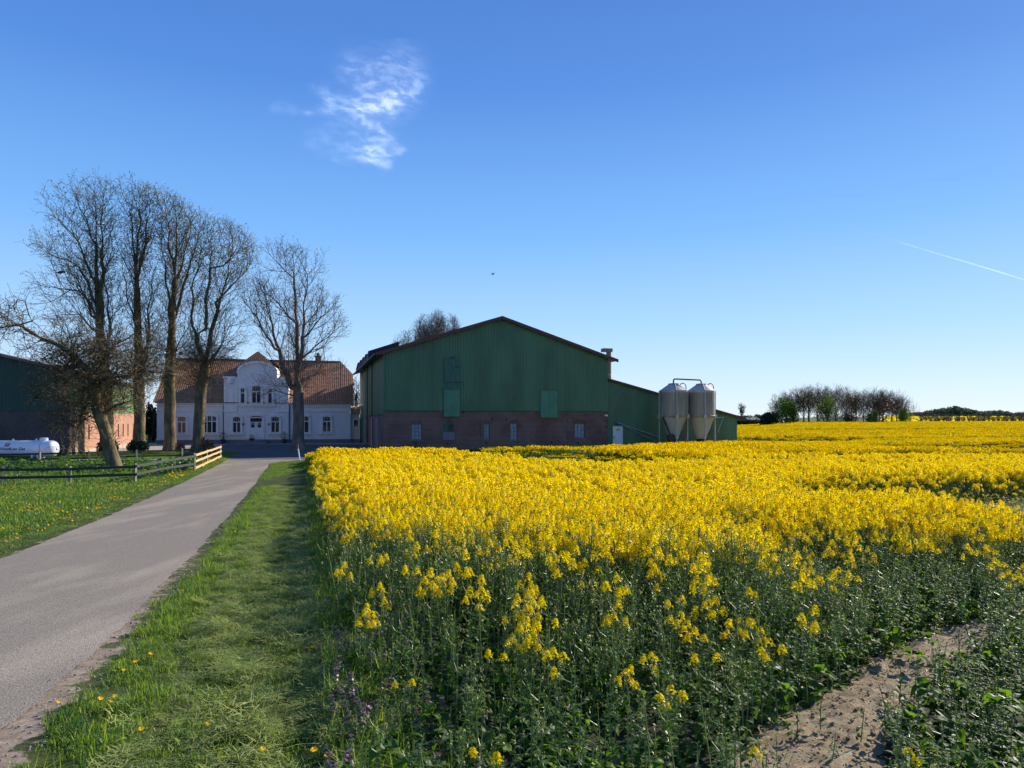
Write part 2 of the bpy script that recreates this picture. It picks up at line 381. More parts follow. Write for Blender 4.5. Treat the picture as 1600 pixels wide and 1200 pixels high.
# ------------------------------------------------------------------ main barn
BA = math.atan2(.28, .96); BO = Vector((-11.7, 65.0, EYE - 2.75))
barn = thing('barn', 'long barn with green metal gable over a weathered brick base behind the yellow field', 'barn', BO, BA)
BW, BL = 22.2, 29.2
zb = 1.05 + 2.75; ze = 6.33 + 2.75; zr = 10.0 + 2.75
def btop(u): return ze + .12 + (zr - ze - .12) * (1 - abs(u - 11.1) / 11.1) - .05
brk = MB()
holes = []
def bw_(px0, px1, py0, py1): 
    a = fac(px0, py1, BO, BA); b = fac(px1, py0, BO, BA); return (a[0], b[0], a[1], b[1])
wins = [bw_(643, 659.5, 662, 687), bw_(750, 765, 662, 686), bw_(797.5, 814, 661, 688), bw_(898, 914, 661.5, 684)]
vent = bw_(693.5, 708.5, 662, 675)
def wall_with_holes(mb, u0, u1, z0, z1, hs, th=.3, rev=.16):
    hs = sorted(hs); u = u0
    for a, b, c, d in hs:
        mb.box(u, a, 0, th, z0, z1); mb.box(a, b, 0, th, z0, c); mb.box(a, b, 0, th, d, z1); u = b
    mb.box(u, u1, 0, th, z0, z1)
wall_with_holes(brk, 0, BW, -.6, zb, wins + [vent])
brk.box(0, .3, .3, BL, -.6, zb - .4); brk.box(BW - .3, BW, .3, BL, -.6, zb); brk.box(.3, BW - .3, BL - .3, BL, -.6, zb)
brk.obj('brick_wall', M['brick'], barn)
ab = MB()                       # brick arches, pilaster strips and plinth course
for a, b, c, d in wins + [vent]:
    n = 9; ab = MB()
    for k in range(n):
        t = (k + .5) / n; x = a - .12 + (b - a + .24) * t; zz = d + .02 + .10 * (1 - (2 * t - 1) ** 2); ab.box(x - .052, x + .052, -.045, .02, zz, zz + .24)
    ab.obj('brick_arch', M['brick'], barn)
for u in (9.05, 12.75, 17.9): MB().box(u, u + .36, -.05, .0, -.5, zb - .75).obj('brick_pilaster', M['brick'], barn)
for (a, b, c, d) in wins:
    f = MB()
    for x0, x1, z0, z1 in ((a, a+.06, c, d), (b-.06, b, c, d), (a, b, c, c+.07), (a, b, d-.07, d)): f.box(x0, x1, .10, .17, z0, z1)
    for k in (1, 2): x = a + (b - a) * k / 3; f.box(x-.018, x+.018, .105, .15, c, d)
    for k in (1, 2, 3): z = c + (d - c) * k / 4; f.box(a, b, .108, .147, z-.018, z+.018)
    fo = f.obj('window', M['window_metal'], barn); MB().box(a+.02, b-.02, .155, .165, c+.02, d-.02).obj('pane', M['glass_dull'], fo)
    MB().box(a-.08, b+.08, -.05, .12, c-.09, c-.002).obj('window_sill', M['plinth'], fo)
a, b, c, d = vent
vo = MB(); vo.box(a, b, .1, .16, c, c+.08); vo.box(a, b, .1, .16, d-.08, d); vo.box(a, a+.08, .1, .16, c, d); vo.box(b-.08, b, .1, .16, c, d)
for k in range(1, 7): z = c + (d - c) * k / 7; vo.box(a + .5*(b-a), b, .11, .15, z-.02, z+.02)
vo.box(a+.05, a+.5*(b-a), .13, .155, c+.06, d-.06)
v_ = vo.obj('vent_window', M['green_old'], barn); MB().box(a, b, .17, .18, c, d).obj('pane', M['dark'], v_)
MB().box(a-.1, b+.1, -.03, .0, c-.75, c-.02).obj('render_patch', M['plinth'], barn)
cladding('gable_cladding', M['green'], barn, 0, BW, zb - .06, btop, y=-.02)
cladding('side_cladding', M['green'], barn, 0, BL, lambda u: zb - .42, lambda u: ze, y=-.02, axis='y')
MB().box(.0, .1, .02, BL, zb - .5, ze).obj('wall_lining', M['green'], barn)
MB().extrude([(0.02, zb), (BW - .02, zb), (BW - .02, ze), (11.1, zr - .25), (.02, ze)], 0.03, .12).obj('gable_lining', M['green'], barn)
MB().box(BW - .1, BW + .02, .02, BL, zb, ze).obj('side_lining', M['green'], barn)
MB().extrude([(0, zb), (BW, zb), (BW, ze), (11.1, zr - .2), (0, ze)], BL - .1, BL).obj('back_cladding', M['green'], barn)
MB().box(-.07, .05, -.07, .05, zb - .06, ze).obj('corner_trim', M['green'], barn)
MB().box(-.02, BW, -.09, -.02, zb - .09, zb - .04).obj('drip_flashing', M['green_old'], barn)
prof = [(-.75, ze - .12), (11.1, zr), (BW + .95, ze - .18)]
roof_slab('roof', M['roof_grey'], barn, prof, -.35, BL + .4, .12)
roof_slab('verge_board', M['red_trim'], barn, [(x, z + .03) for x, z in prof], -.47, -.352, .30)
MB().tube([(-.85, -.4, ze - .22), (-.85, BL + .3, ze - .22)], .09, 8).obj('gutter', M['dark'], barn)
for k in range(5):
    y0 = 9.8 + k * 3.9; rib = MB(); rib.add([(-.6, y0, ze + .1), (2.6, y0, ze + 1.15), (2.6, y0+3.1, ze + 1.15), (-.6, y0+3.1, ze + .1),
        (-.6, y0, ze + 1.0), (2.6, y0, ze + 2.1), (2.6, y0+3.1, ze + 1.5), (-.6, y0+3.1, ze + .45)],
        [(0,3,2,1),(4,5,6,7),(0,1,5,4),(1,2,6,5),(2,3,7,6),(3,0,4,7)]); rib.obj('solar_panel', M['panel'], barn)
for y in (10.5, 16.5): MB().tube([(-.16, y, ze - .2), (-.16, y, .3)], .06, 8).obj('downpipe', M['dark'], barn)
MB().tube([(-.16, 19.5, ze - .5), (-.16, 19.5, .1)], .05, 8).obj('downpipe', M['galv'], barn)
ld = MB(); ld.box(-.10, .0, 20.9, 28.3, -.3, 4.6); lo_ = ld.obj('sliding_door', M['green'], barn); MB().box(-.3, -.1, 20.4, 28.8, 4.6, 4.85).obj('door_track', M['galv'], lo_)
MB().box(-.06, .0, 5.0, 8.0, -.3, 3.0).obj('side_door', M['plinth'], barn)
MB().tube([(-.35, 8.8, 0), (-.35, 8.8, 3.1), (-.1, 8.8, 3.2)], .06, 8).obj('standpipe', M['galv'], barn)
# loft doors on the gable
u0, z0 = fac(693, 651, BO, BA); u1, z1 = fac(717.5, 608.5, BO, BA)
def shutter(u0, u1, z0, z1, mat, nm):
    s = MB(); mid = (u0 + u1) / 2; s.box(u0, mid - .03, -.17, -.10, z0, z1); s.box(mid + .03, u1, -.17, -.10, z0, z1)
    s.box(mid - .03, mid + .03, -.15, -.11, z0, z1); o = s.obj(nm, mat, barn)
    return o
shutter(u0, u1, z0, z1, M['green_light'], 'lower_shutter')
MB().box(u0 - .15, u1 + .15, -.24, -.08, z1 + .0, z1 + .13).obj('shutter_ledge', M['green_old'], barn)
s2 = fac(694, 606.5, BO, BA); s3 = fac(716.5, 558, BO, BA)
sh = shutter(s2[0], s3[0], s2[1], s3[1], M['green_old'], 'loft_door')
h = MB()
for zz, a, b in ((s2[1] + .5, s2[0], s2[0] + .6), (s2[1] + .55, s3[0] - .5, s3[0] + .45), (s3[1] - .95, s3[0] - .45, s3[0] + .05)): MB().box(a, b, -.21, -.172, zz, zz + .06).obj('strap_hinge', M['dark'], sh)
h.box(s2[0]+.5, s2[0]+.95, -.2, -.172, s3[1]-.16, s3[1]-.04); h.obj('hoist_opening', M['dark'], sh)
a_, b_ = fac(844, 652.5, BO, BA), fac(870.5, 610.5, BO, BA)
shutter(a_[0], b_[0], a_[1], b_[1], M['green_light'], 'lower_shutter')
MB().box(a_[0] - .1, b_[0] + .1, -.22, -.1, b_[1], b_[1] + .06).obj('shutter_ledge', M['green'], barn)
for px, py in ((946, 649),): 
    u, z = fac(px, py, BO, BA); l = MB(); l.box(u-.12, u+.12, -.3, -.05, z-.1, z+.08); l.obj('wall_lamp', M['white_paint'], barn)
an = MB()
for px, py in ((650, 693), (699, 693), (760, 692), (861, 692), (903, 692), (769, 655), (791, 655), (947, 667), (837.5, 644.5), (724, 644)):
    u, z = fac(px, py, BO, BA); MB().box(u - .09, u + .09, -.03, .01, z - .12, z + .12).obj('wall_anchor', M['dark'], barn)
# chimney behind the right eave
ch = MB(); cu = 23.85; cy = 3.5
pz = 4.3 + 2.75
segs = [(0, 1.0), (1.06, 1.15), (1.2, 2.2), (2.24, 3.0), (3.03, 4.6)]
for k, (a, b) in enumerate(segs): ch.lathe([(.27 if k != 1 else .30, pz - 1.6 + a), (.27 if k != 1 else .30, pz - 1.6 + b)], 12, 1 if k == 1 else 0, (cu, cy))
ch.box(cu - .75, cu + .3, cy - .35, cy + .35, pz + 3.0, pz + 3.35)
ch.obj('chimney', [simple('mossy_masonry', (.22, .19, .13), .9, .4, 5), M['white_paint']], barn)
# lean-to shed continuing the gable
SO = BO + Matrix.Rotation(BA, 3, 'Z') @ Vector((BW, 0, 0))
shed = thing('lean_to_shed', 'low green metal lean-to shed joined to the right side of the barn', 'shed', SO, BA)
SW = 14.9; s_top0 = 4.23 + 2.75; sl_ = -3.89 / 15.6
cladding('wall_cladding', M['green'], shed, .05, SW, -.5, lambda u: s_top0 + sl_ * u - .12, y=.06)
MB().extrude([(.05, -.5), (SW, -.5), (SW, s_top0 + sl_ * SW - .12), (.05, s_top0 - .12)], .10, .2).obj('wall_lining', M['green'], shed)
MB().box(SW - .1, SW, .06, 14, -.5, s_top0 + sl_ * SW - .15).obj('end_wall', M['green'], shed)
roof_slab('roof', M['roof_grey'], shed, [(.03, s_top0 + .02), (SW + .9, s_top0 + sl_ * (SW + .9) + .02)], -.25, 14.3, .14)
roof_slab('verge_board', M['red_trim'], shed, [(.03, s_top0 + .04), (SW + .9, s_top0 + sl_ * (SW + .9) + .04)], -.31, -.252, .2)
d0 = fac(957.5, 698, SO, BA); d1 = fac(973, 665.5, SO, BA)
dz = MB(); dz.box(d0[0], d1[0], -.03, .05, .1, d1[1]); do = dz.obj('door', M['door_white'], shed)
MB().box(d0[0] - .06, d1[0] + .06, -.02, .04, .05, d1[1] + .06).obj('door_frame', M['green'], do)
hd = MB(); hd.box(d0[0] + .07, d0[0] + .12, -.07, -.032, 1.0, 1.22); hd.box(d0[0] + .07, d0[0] + .24, -.1, -.07, 1.14, 1.18); hd.obj('handle', M['dark'], do)
sg = MB(); um = (d0[0] + d1[0]) / 2; sg.box(um - .2, um + .2, -.045, -.032, d1[1] - .5, d1[1] - .28); so_ = sg.obj('sign', M['yellow_sign'], do)
tx = MB(); tx.box(um-.15, um+.15, -.052, -.046, d1[1]-.36, d1[1]-.33); tx.box(um-.12, um+.12, -.052, -.046, d1[1]-.42, d1[1]-.40); tx.obj('sign_text', M['dark'], so_)
cw = MB()
p1 = fac(966, 662.5, SO, BA); p2 = fac(1030, 684, SO, BA); p3 = fac(1022, 690, SO, BA)
cw.add([(p1[0]-.3, -.6, p1[1]), (p1[0]+.5, -.6, p1[1]-.12), (p1[0]+.5, .02, p1[1]+.1), (p1[0]-.3, .02, p1[1]+.22)], [(0,1,2,3)])
cw.tube([(p1[0] + .3, -.25, p1[1] - .05), (p2[0], -.6, p2[1])], .045, 6); cw.tube([(p1[0] + .3, -.15, p1[1] - .08), (p3[0], -.5, p3[1])], .045, 6)
cw.obj('guy_pipes', M['galv'], shed)

# ------------------------------------------------------------------ silos
def silo_mat():
    m, t, p, o = node_mat('stained_fibreglass'); co = coords(t, 'Object', (2, 2, .35))
    n = noise(t, 1.6, 6, .6, co=co); r = ramp(t, [(.3, (.17, .175, .14)), (.5, (.33, .32, .25)), (.72, (.48, .49, .48))]); t.links.new(n.outputs[0], r.inputs[0])
    s = t.nodes.new('ShaderNodeSeparateXYZ'); t.links.new(coords(t), s.inputs[0])
    rz = ramp(t, [(.0, (.50, .50, .50)), (.5, (.46, .46, .45)), (.55, (.20, .20, .16)), (.93, (.13, .13, .095)), (.96, (.46, .45, .41))])
    mm = t.nodes.new('ShaderNodeMath'); mm.operation = 'MULTIPLY'; mm.inputs[1].default_value = 1 / 5.9; t.links.new(s.outputs[2], mm.inputs[0]); t.links.new(mm.outputs[0], rz.inputs[0])
    c = mixc(t, .42, rz.outputs[0], r.outputs[0]); t.links.new(c, p.inputs['Base Color']); p.inputs['Roughness'].default_value = .55; return m
M['silo'] = silo_mat()
def make_silo(c, dz0, label):
    t = thing('feed_silo', label, 'silo', c, R(10), 'feed silos by the shed')
    g0 = 0; b = MB()
    zc0, zc1, zs, zt = EYE - 1.8, EYE + .47, EYE + 2.96, EYE + 3.62
    zc0 -= c[2]; zc1 -= c[2]; zs -= c[2]; zt -= c[2]
    b.lathe([(.42, zc0), (.46, zc0 + .15), (1.22, zc1 - .15), (1.30, zc1 + .02), (1.33, zc1 + .12), (1.345, (zc1 + zs) / 2), (1.33, zs), (1.36, zs + .04), (1.30, zs + .08), (.48, zt), (.40, zt + .03)], 40)
    b.obj('hopper_body', M['silo'], t, smooth=False)
    MB().lathe([(.5, zt - .02), (.52, zt + .06), (.30, zt + .10)], 24).obj('lid', M['pipe_red'], t)
    MB().lathe([(.36, zc0 - .35), (.46, zc0 + .06)], 20).obj('outlet', M['dark'], t)
    MB().lathe([(1.345, zc1 - .02), (1.37, zc1 + .0), (1.37, zc1 + .07), (1.345, zc1 + .09)], 40).obj('ring_band', M['silo'], t)
    for k, a in enumerate((-100, -10, 80, 170)):
        x, y = 1.40 * math.cos(R(a)), 1.40 * math.sin(R(a))
        l = MB(); l.tube([(x, y, -.1), (x, y, zs)], .055, 8)
        if k == 0: l.tube([(x, y, zs), (x * .7, y * .7, zs + .35), (x * .42, y * .42, zt + .05)], .05, 8)
        lo = l.obj('leg', M['galv'], t); br = MB(); br.box(x - .16, x + .16, y - .12, y + .12, zc1 - .18, zc1 + .2); br.obj('bracket', M['galv'], lo)
    hp = []
    for k in range(9):
        a = R(180 - k * 22.5); hp.append((1.02 + .33 * math.cos(a), .1, zs + .42 + .36 * math.sin(a) * 1.0))
    hp += [(1.36, .1, zs + .1), (1.40, .1, .3)]
    MB().tube(hp, .045, 8).obj('vent_pipe', M['pipe_red'], t)
    cr = MB(); cr.tube([(-1.2, -.7, .42), (1.2, -.6, .42)], .03, 6); cr.tube([(1.2, -.6, .42), (1.2, .8, .42)], .03, 6); cr.obj('cross_brace', M['galv'], t)
    return t, zt
c1 = gpx(1052.3, 69.8); c2 = gpx(1095.6, 70.4)
s1, zt1 = make_silo(c1, 0, 'left of two stained conical feed silos, standing against the green shed')
s2_, zt2 = make_silo(c2, 0, 'right of two stained conical feed silos, nearest the low end of the green shed')
ex = MB(); ex.tube([(-1.25, -.3, 2.9), (-1.0, -.75, 1.55)], .10, 8); ex.tube([(-1.3, -.3, 3.4), (-.7, -.75, 1.3)], .04, 6)
ex.lathe([(.33, -.12), (.36, 0), (.33, .12)], 20, axis='z', c=(0, 0))
o = MB(); o.tube([(-1.25, -.35, 3.1), (-.72, -.95, 1.25)], .09, 8); o.lathe([(.05, -.95), (.34, -.93), (.34, -.78), (.05, -.76)], 20, c=(0, 0))
aug = MB(); aug.tube([(-1.25, -.35, 3.1), (-.72, -.95, 1.35)], .09, 8); aug.tube([(-.62, -1.1, 1.15), (-.62, -.7, 1.15)], .36, 20)
aug.obj('auger_wheel', M['dark'], s1)
ld = MB()
for q in (-.13, .13): ld.tube([(-1.34, q, 5.55), (-.75, q, 6.05)], .035, 6)
ld.obj('access_ladder', M['pipe_red'], s1)
pl = MB(); pl.tube([(-.5, -.95, 1.0), (.8, -1.1, 1.85)], .03, 6); pl.obj('slide_rod', M['dark'], s2_)
w1 = MB(); w1.tube([(1.35, 0, 3.05), (2.5, .2, 3.15), (2.1, .2, 2.3), (1.9, .2, 1.6)], .03, 6); w1.obj('outlet_arm', M['galv'], s2_)
pa = s1.matrix_basis @ Vector((0, 0, zt1 + .05)); pb = s2_.matrix_basis @ Vector((0, 0, zt2 + .05))
fp = MB(); dv = pb - pa
fp.tube([pa, pa + Vector((0, 0, .30)), pa + Vector((.03, 0, .40)), pa + Vector((.14, 0, .47)), pb + Vector((-.14, 0, .40)), pb + Vector((-.03, 0, .34)), pb + Vector((0, 0, .25)), pb], .075, 10)
tag(fp.obj('filling_pipe', M['pipe_red'], smooth=True), 'brown red filling pipe linking the tops of the two silos', 'pipe')

# ------------------------------------------------------------------ left barn
LO = Vector((-34.97, 56.1, EYE - 2.73))
lb = thing('side_barn', 'green clad barn with brick base, shade-toned gable and sun-toned side wall at the left edge', 'barn', LO, BA)
LW, LL = 20.0, 22.6; lz = 2.73 + .81; le = 2.73 + 4.0; lr = le + 2.4
mbk = MB(); mbk.box(-LW, 0, 0, .3, -.5, lz)
slots = []
for px in (139, 177, 185, 192.5, 200, 209):
    k = (px - 800) / F; c_, s_ = -.28, .96     # direction of the side wall (local +y)
    # world: LO + t*(-.28,.96)
    t = (LO.x - k * LO.y) / (k * .96 + .28); slots.append(t)
side = MB(); u = .3
for t in slots:
    side.box(-.3, 0, u, t - .22, -.5, lz); side.box(-.3, 0, t - .22, t + .22, -.5, 1.15); side.box(-.3, 0, t - .22, t + .22, 2.45, lz); u = t + .22
side.box(-.3, 0, u, LL, -.5, lz)
mbk.obj('gable_brick_wall', brickmat('shaded_brick', (.085, .058, .055), (.06, .045, .045), (.14, .12, .115), (.05, .038, .036)), lb); side.obj('side_brick_wall', M['brick_sunlit'], lb)  # same brickwork: gable coloured dark for shade, side coloured bright for sun
for t in slots:
    f = MB()
    for q in (-.21, -.02, .17): f.box(-.2, -.14, t + q, t + q + .04, 1.15, 2.45)
    for q in range(6): f.box(-.19, -.15, t - .2, t + .2, 1.15 + q * .25, 1.19 + q * .25)
    fo = f.obj('window', M['window_metal'], lb); MB().box(-.25, -.22, t - .22, t + .22, 1.15, 2.45).obj('pane', M['glass_dull'], fo)
M['green_shaded'] = simple('shaded_green_cladding', (.020, .058, .042), .6, .15, .6, cscale=(1, 1, .25))  # gable shade put into the cladding colour
cladding('gable_cladding', M['green_shaded'], lb, -LW, 0, lz - .05, lambda u: le + (lr - le) * min(1, -u / 10) if u > -10 else lr - (lr - le) * (-u - 10) / 10, y=-.02)
MB().extrude([(-LW, lz), (-.02, lz), (-.02, le), (-10, lr), (-LW, le)], .03, .12).obj('gable_lining', M['green'], lb)
o = cladding('side_cladding', simple('sunlit_green_cladding', (.16, .27, .12), .6, .15, .6), lb, 0, LL, lz - .04, lambda u: le, y=.03, axis='y')  # sunlight put into the lighter green of this side
MB().box(-.12, -.02, .1, LL, lz, le).obj('side_lining', M['green'], lb)
roof_slab('roof', M['roof_grey'], lb, [(-LW - .5, le - .05), (-10, lr + .1), (.5, le - .05)], -.4, LL + .3, .2)
MB().box(-LW, 0, LL - .2, LL, -.5, lz).obj('back_wall', M['brick'], lb)
dd = MB(); dd.box(-.03, .02, LL - 1.9, LL - .9, .0, .75); dd.obj('low_hatch', M['dark'], lb)
MB().box(.0, .02, .3, LL, -.3, .35).obj('rubble_plinth', simple('rubble_base', (.40, .32, .25), .95, .3, 3, bmp=.4), lb)

# gas tank
tk = thing('gas_tank', 'long white gas tank with red emblem and blue lettering beside the dark barn', 'gas tank', at(0, 713, 52), 0)
g_ = G(tk.location.x, 52); TR = .60; TL = 7.2; xr = at(90, 700, 52).x - tk.location.x; tcz = EYE + (HZ - 700.8) / F * 52
tk.location.z = g_; cz = tcz - g_
prof = []
for k in range(9):
    a = R(90 * k / 8); prof.append((TR * math.sin(a) + .001, xr - .42 * (1 - math.cos(a)) - 0))
prof = [(TR * math.sin(R(90 * k / 8)) + .001, xr - .38 + .38 * math.cos(R(90 * k / 8))) for k in range(9)]
prof += [(TR, xr - TL + .38)] + [(TR * math.cos(R(90 * k / 8)) + .001, xr - TL + .38 - .38 * math.sin(R(90 * k / 8))) for k in range(1, 9)]
mb = MB(); mb.lathe(prof, 40, axis='x', c=(0, cz)); mb.obj('tank_body', M['tank'], tk, smooth=True)
for xx in (xr - 1.4, xr - 5.6):
    f = MB(); f.box(xx - .25, xx - .15, -.45, .45, -.1, cz - .45); f.box(xx + .15, xx + .25, -.45, .45, -.1, cz - .45); f.obj('foot', M['tank'], tk)
f = MB(); f.lathe([(.28, cz + TR - .08), (.28, cz + TR + .16), (.22, cz + TR + .2)], 20, c=(xr - 1.0, 0)); f.obj('dome_cover', M['tank'], tk)
for xx in (xr - 1.55, xr - 3.25): f = MB(); f.box(xx - .06, xx + .06, -.02, .02, cz + TR - .03, cz + TR + .12); f.obj('lifting_eye', M['tank'], tk)
MB().tube([(xr - .95, -TR * math.sin(a) - (.0), cz + TR * math.cos(a)) for a in np.linspace(0, math.pi, 18)], .014, 5).obj('strap', M['dark'], tk)
MB().lathe([(.10, xr - .02), (.12, xr + .03), (.05, xr + .05)], 12, axis='x', c=(0, cz)).obj('end_valve', M['tank'], tk)
def wrap(me, x0, z0, rr_):
    for v in me.vertices:
        x, y = v.co.x, v.co.y; a = (z0 + y) / TR; v.co = (x0 + x, -math.cos(a) * rr_, cz + math.sin(a) * rr_)
tc = bpy.data.curves.new('lettering', 'FONT'); tc.body = 'Westfalen Gas'; tc.size = .30; tc.shear = .3; tc.offset = .008; tc.space_character = 1.05
to = bpy.data.objects.new('lettering_curve', tc); COL.objects.link(to); bpy.context.view_layer.update()
tm = bpy.data.meshes.new_from_object(to.evaluated_get(bpy.context.evaluated_depsgraph_get())); COL.objects.unlink(to); bpy.data.objects.remove(to)
wd = max(v.co.x for v in tm.vertices); k = 1.93 / wd
for v in tm.vertices: v.co.x *= k
wrap(tm, at(7, 0, 52).x - tk.location.x, -.10, TR + .006); tm.materials.clear(); tm.materials.append(M['blue_text'])
lt = bpy.data.objects.new('lettering', tm); COL.objects.link(lt); lt.parent = tk
def patch(name, mat, x0, x1, z0, z1, sk, r_):
    mb = MB(); n = 10; ox = at(15, 0, 52).x - tk.location.x
    for k in range(n):
        t0, t1 = k / n, (k + 1) / n; za, zb_ = z0 + (z1 - z0) * t0, z0 + (z1 - z0) * t1; P4 = []
        for x, z, t in ((x0, za, t0), (x1, za, t0), (x1, zb_, t1), (x0, zb_, t1)):
            a = (.16 + z) / TR; P4.append((ox + x + sk * t, -math.cos(a) * r_, cz + math.sin(a) * r_))
        mb.add(P4, [(0, 1, 2, 3)])
    return mb.obj(name, mat, tk, fix=False)
patch('red_emblem', M['red'], 0, .34, 0, .27, .08, TR + .006)
patch('emblem_stripe', M['white_paint'], .10, .17, .08, .22, .20, TR + .012)
ds = thing('warning_disc', 'small round red and white warning disc on a post in front of the gas tank', 'sign', gpx(67.5, 47.5))
zz = EYE + (HZ - 717.5) / F * 47.5 - ds.location.z
pp = MB(); pp.tube([(0, .03, 0), (0, .03, zz)], .02, 6); pp.obj('post', M['dark'], ds)
f = MB(); f.tube([(0, 0, zz), (0, -.02, zz)], .13, 20); f.obj('disc', M['white_paint'], ds)
f = MB(); f.add([(-.09, -.025, zz - .08), (-.04, -.025, zz - .11), (.09, -.025, zz + .07), (.04, -.025, zz + .11)], [(0, 1, 2, 3)]); f.obj('stripe', M['red'], ds)

# ------------------------------------------------------------------ farmhouse
def tile_mat(name, c1, c2, c3):
    m, t, p, o = node_mat(name); co = coords(t)
    b = t.nodes.new('ShaderNodeTexBrick'); b.inputs['Scale'].default_value = 1; b.inputs['Brick Width'].default_value = .24; b.inputs['Row Height'].default_value = .30
    b.offset = 0; b.inputs['Mortar Size'].default_value = .016; b.inputs['Mortar'].default_value = (.05, .03, .02, 1)
    b.inputs['Color1'].default_value = (*c1, 1); b.inputs['Color2'].default_value = (*c2, 1)
    uv = t.nodes.new('ShaderNodeUVMap'); t.links.new(uv.outputs[0], b.inputs['Vector'])
    n = noise(t, .9, 7, .65, co=co); r = ramp(t, [(.4, (0, 0, 0)), (.65, (1, 1, 1))]); t.links.new(n.outputs[0], r.inputs[0])
    c = mixc(t, r.outputs[0], b.outputs[0], mixc(t, .6, b.outputs[0], c3)); t.links.new(c, p.inputs['Base Color']); p.inputs['Roughness'].default_value = .8
    w_ = t.nodes.new('ShaderNodeTexWave'); w_.bands_direction = 'X'; w_.inputs['Scale'].default_value = 1.32; t.links.new(uv.outputs[0], w_.inputs['Vector'])
    bump(t, p, w_.outputs[1], .8, .05); return m
M['tiles'] = tile_mat('clay_pantiles', (.54, .235, .10), (.38, .16, .075), (.19, .11, .065))
M['tiles_tan'] = tile_mat('tan_tiles', (.62, .42, .26), (.55, .36, .22), (.45, .3, .2))
def tiled(name, mat, parent, A, B, C, D, step=.30, th=.035):
    """stepped courses over the quad A (eave left) B (eave right) C (ridge right) D (ridge left)"""
    A, B, C, D = map(Vector, (A, B, C, D)); n = max(2, int(round((D - A).length / step))); nrm = (B - A).cross(D - A).normalized()
    if nrm.z < 0: nrm = -nrm
    vs = []; fs = []; uv = []
    for i in range(n):
        a, b = i / n, min(1.0, (i + 1) / n + .01)
        p = [A.lerp(D, a) + nrm * th, B.lerp(C, a) + nrm * th, B.lerp(C, b) + nrm * .004, A.lerp(D, b) + nrm * .004, A.lerp(D, a) - nrm * .02, B.lerp(C, a) - nrm * .02]
        k = len(vs); vs += p; fs += [(k, k+1, k+2, k+3), (k+4, k+5, k+1, k)]
        ud = (B - A).normalized(); L = lambda q: (q - A).dot(ud)
        uv += [(L(p[0]), i*.3+.01), (L(p[1]), i*.3+.01), (L(p[2]), i*.3+.29), (L(p[3]), i*.3+.29), (L(p[4]), i*.3), (L(p[5]), i*.3), (L(p[1]), i*.3+.01), (L(p[0]), i*.3+.01)]
    me = bpy.data.meshes.new(name); me.from_pydata(vs, [], fs); me.materials.append(mat)
    l = me.uv_layers.new(name='UVMap')
    for i, q in enumerate(uv): l.data[i].uv = q
    return link(name, me, parent)
house = thing('farmhouse', 'white rendered farmhouse with red tiled roof and curved central gable', 'house', HO, HA)
HW = 22.4; HD = 14.0; he = 2.77 + 2.22; hr = 2.77 + 8.0
def hp_(px, py, O=HO): return fac(px, py, O, HA)
def hrect(a, b, c, d): 
    p = hp_(a, d); q = hp_(b, c); return (p[0], q[0], p[1], q[1])
W1 = [hrect(277.2, 291.2, 650, 677.2), hrect(316, 338.8, 649, 676.8), hrect(459.8, 483, 649, 676.4), hrect(504, 517.3, 650, 675.5)]
ru0, ru1 = hp_(350.7, 660)[0], hp_(451, 660)[0]
W2 = [hrect(364, 377, 650.6, 676.4), hrect(423.8, 437.2, 650.4, 676)]
DR = hrect(390.6, 410.8, 648.6, 686.6)
U2 = [hrect(376.2, 383.4, 605.8, 630.6), hrect(393.8, 408.5, 602.6, 630.6), hrect(418.8, 426, 605.8, 630.4)]
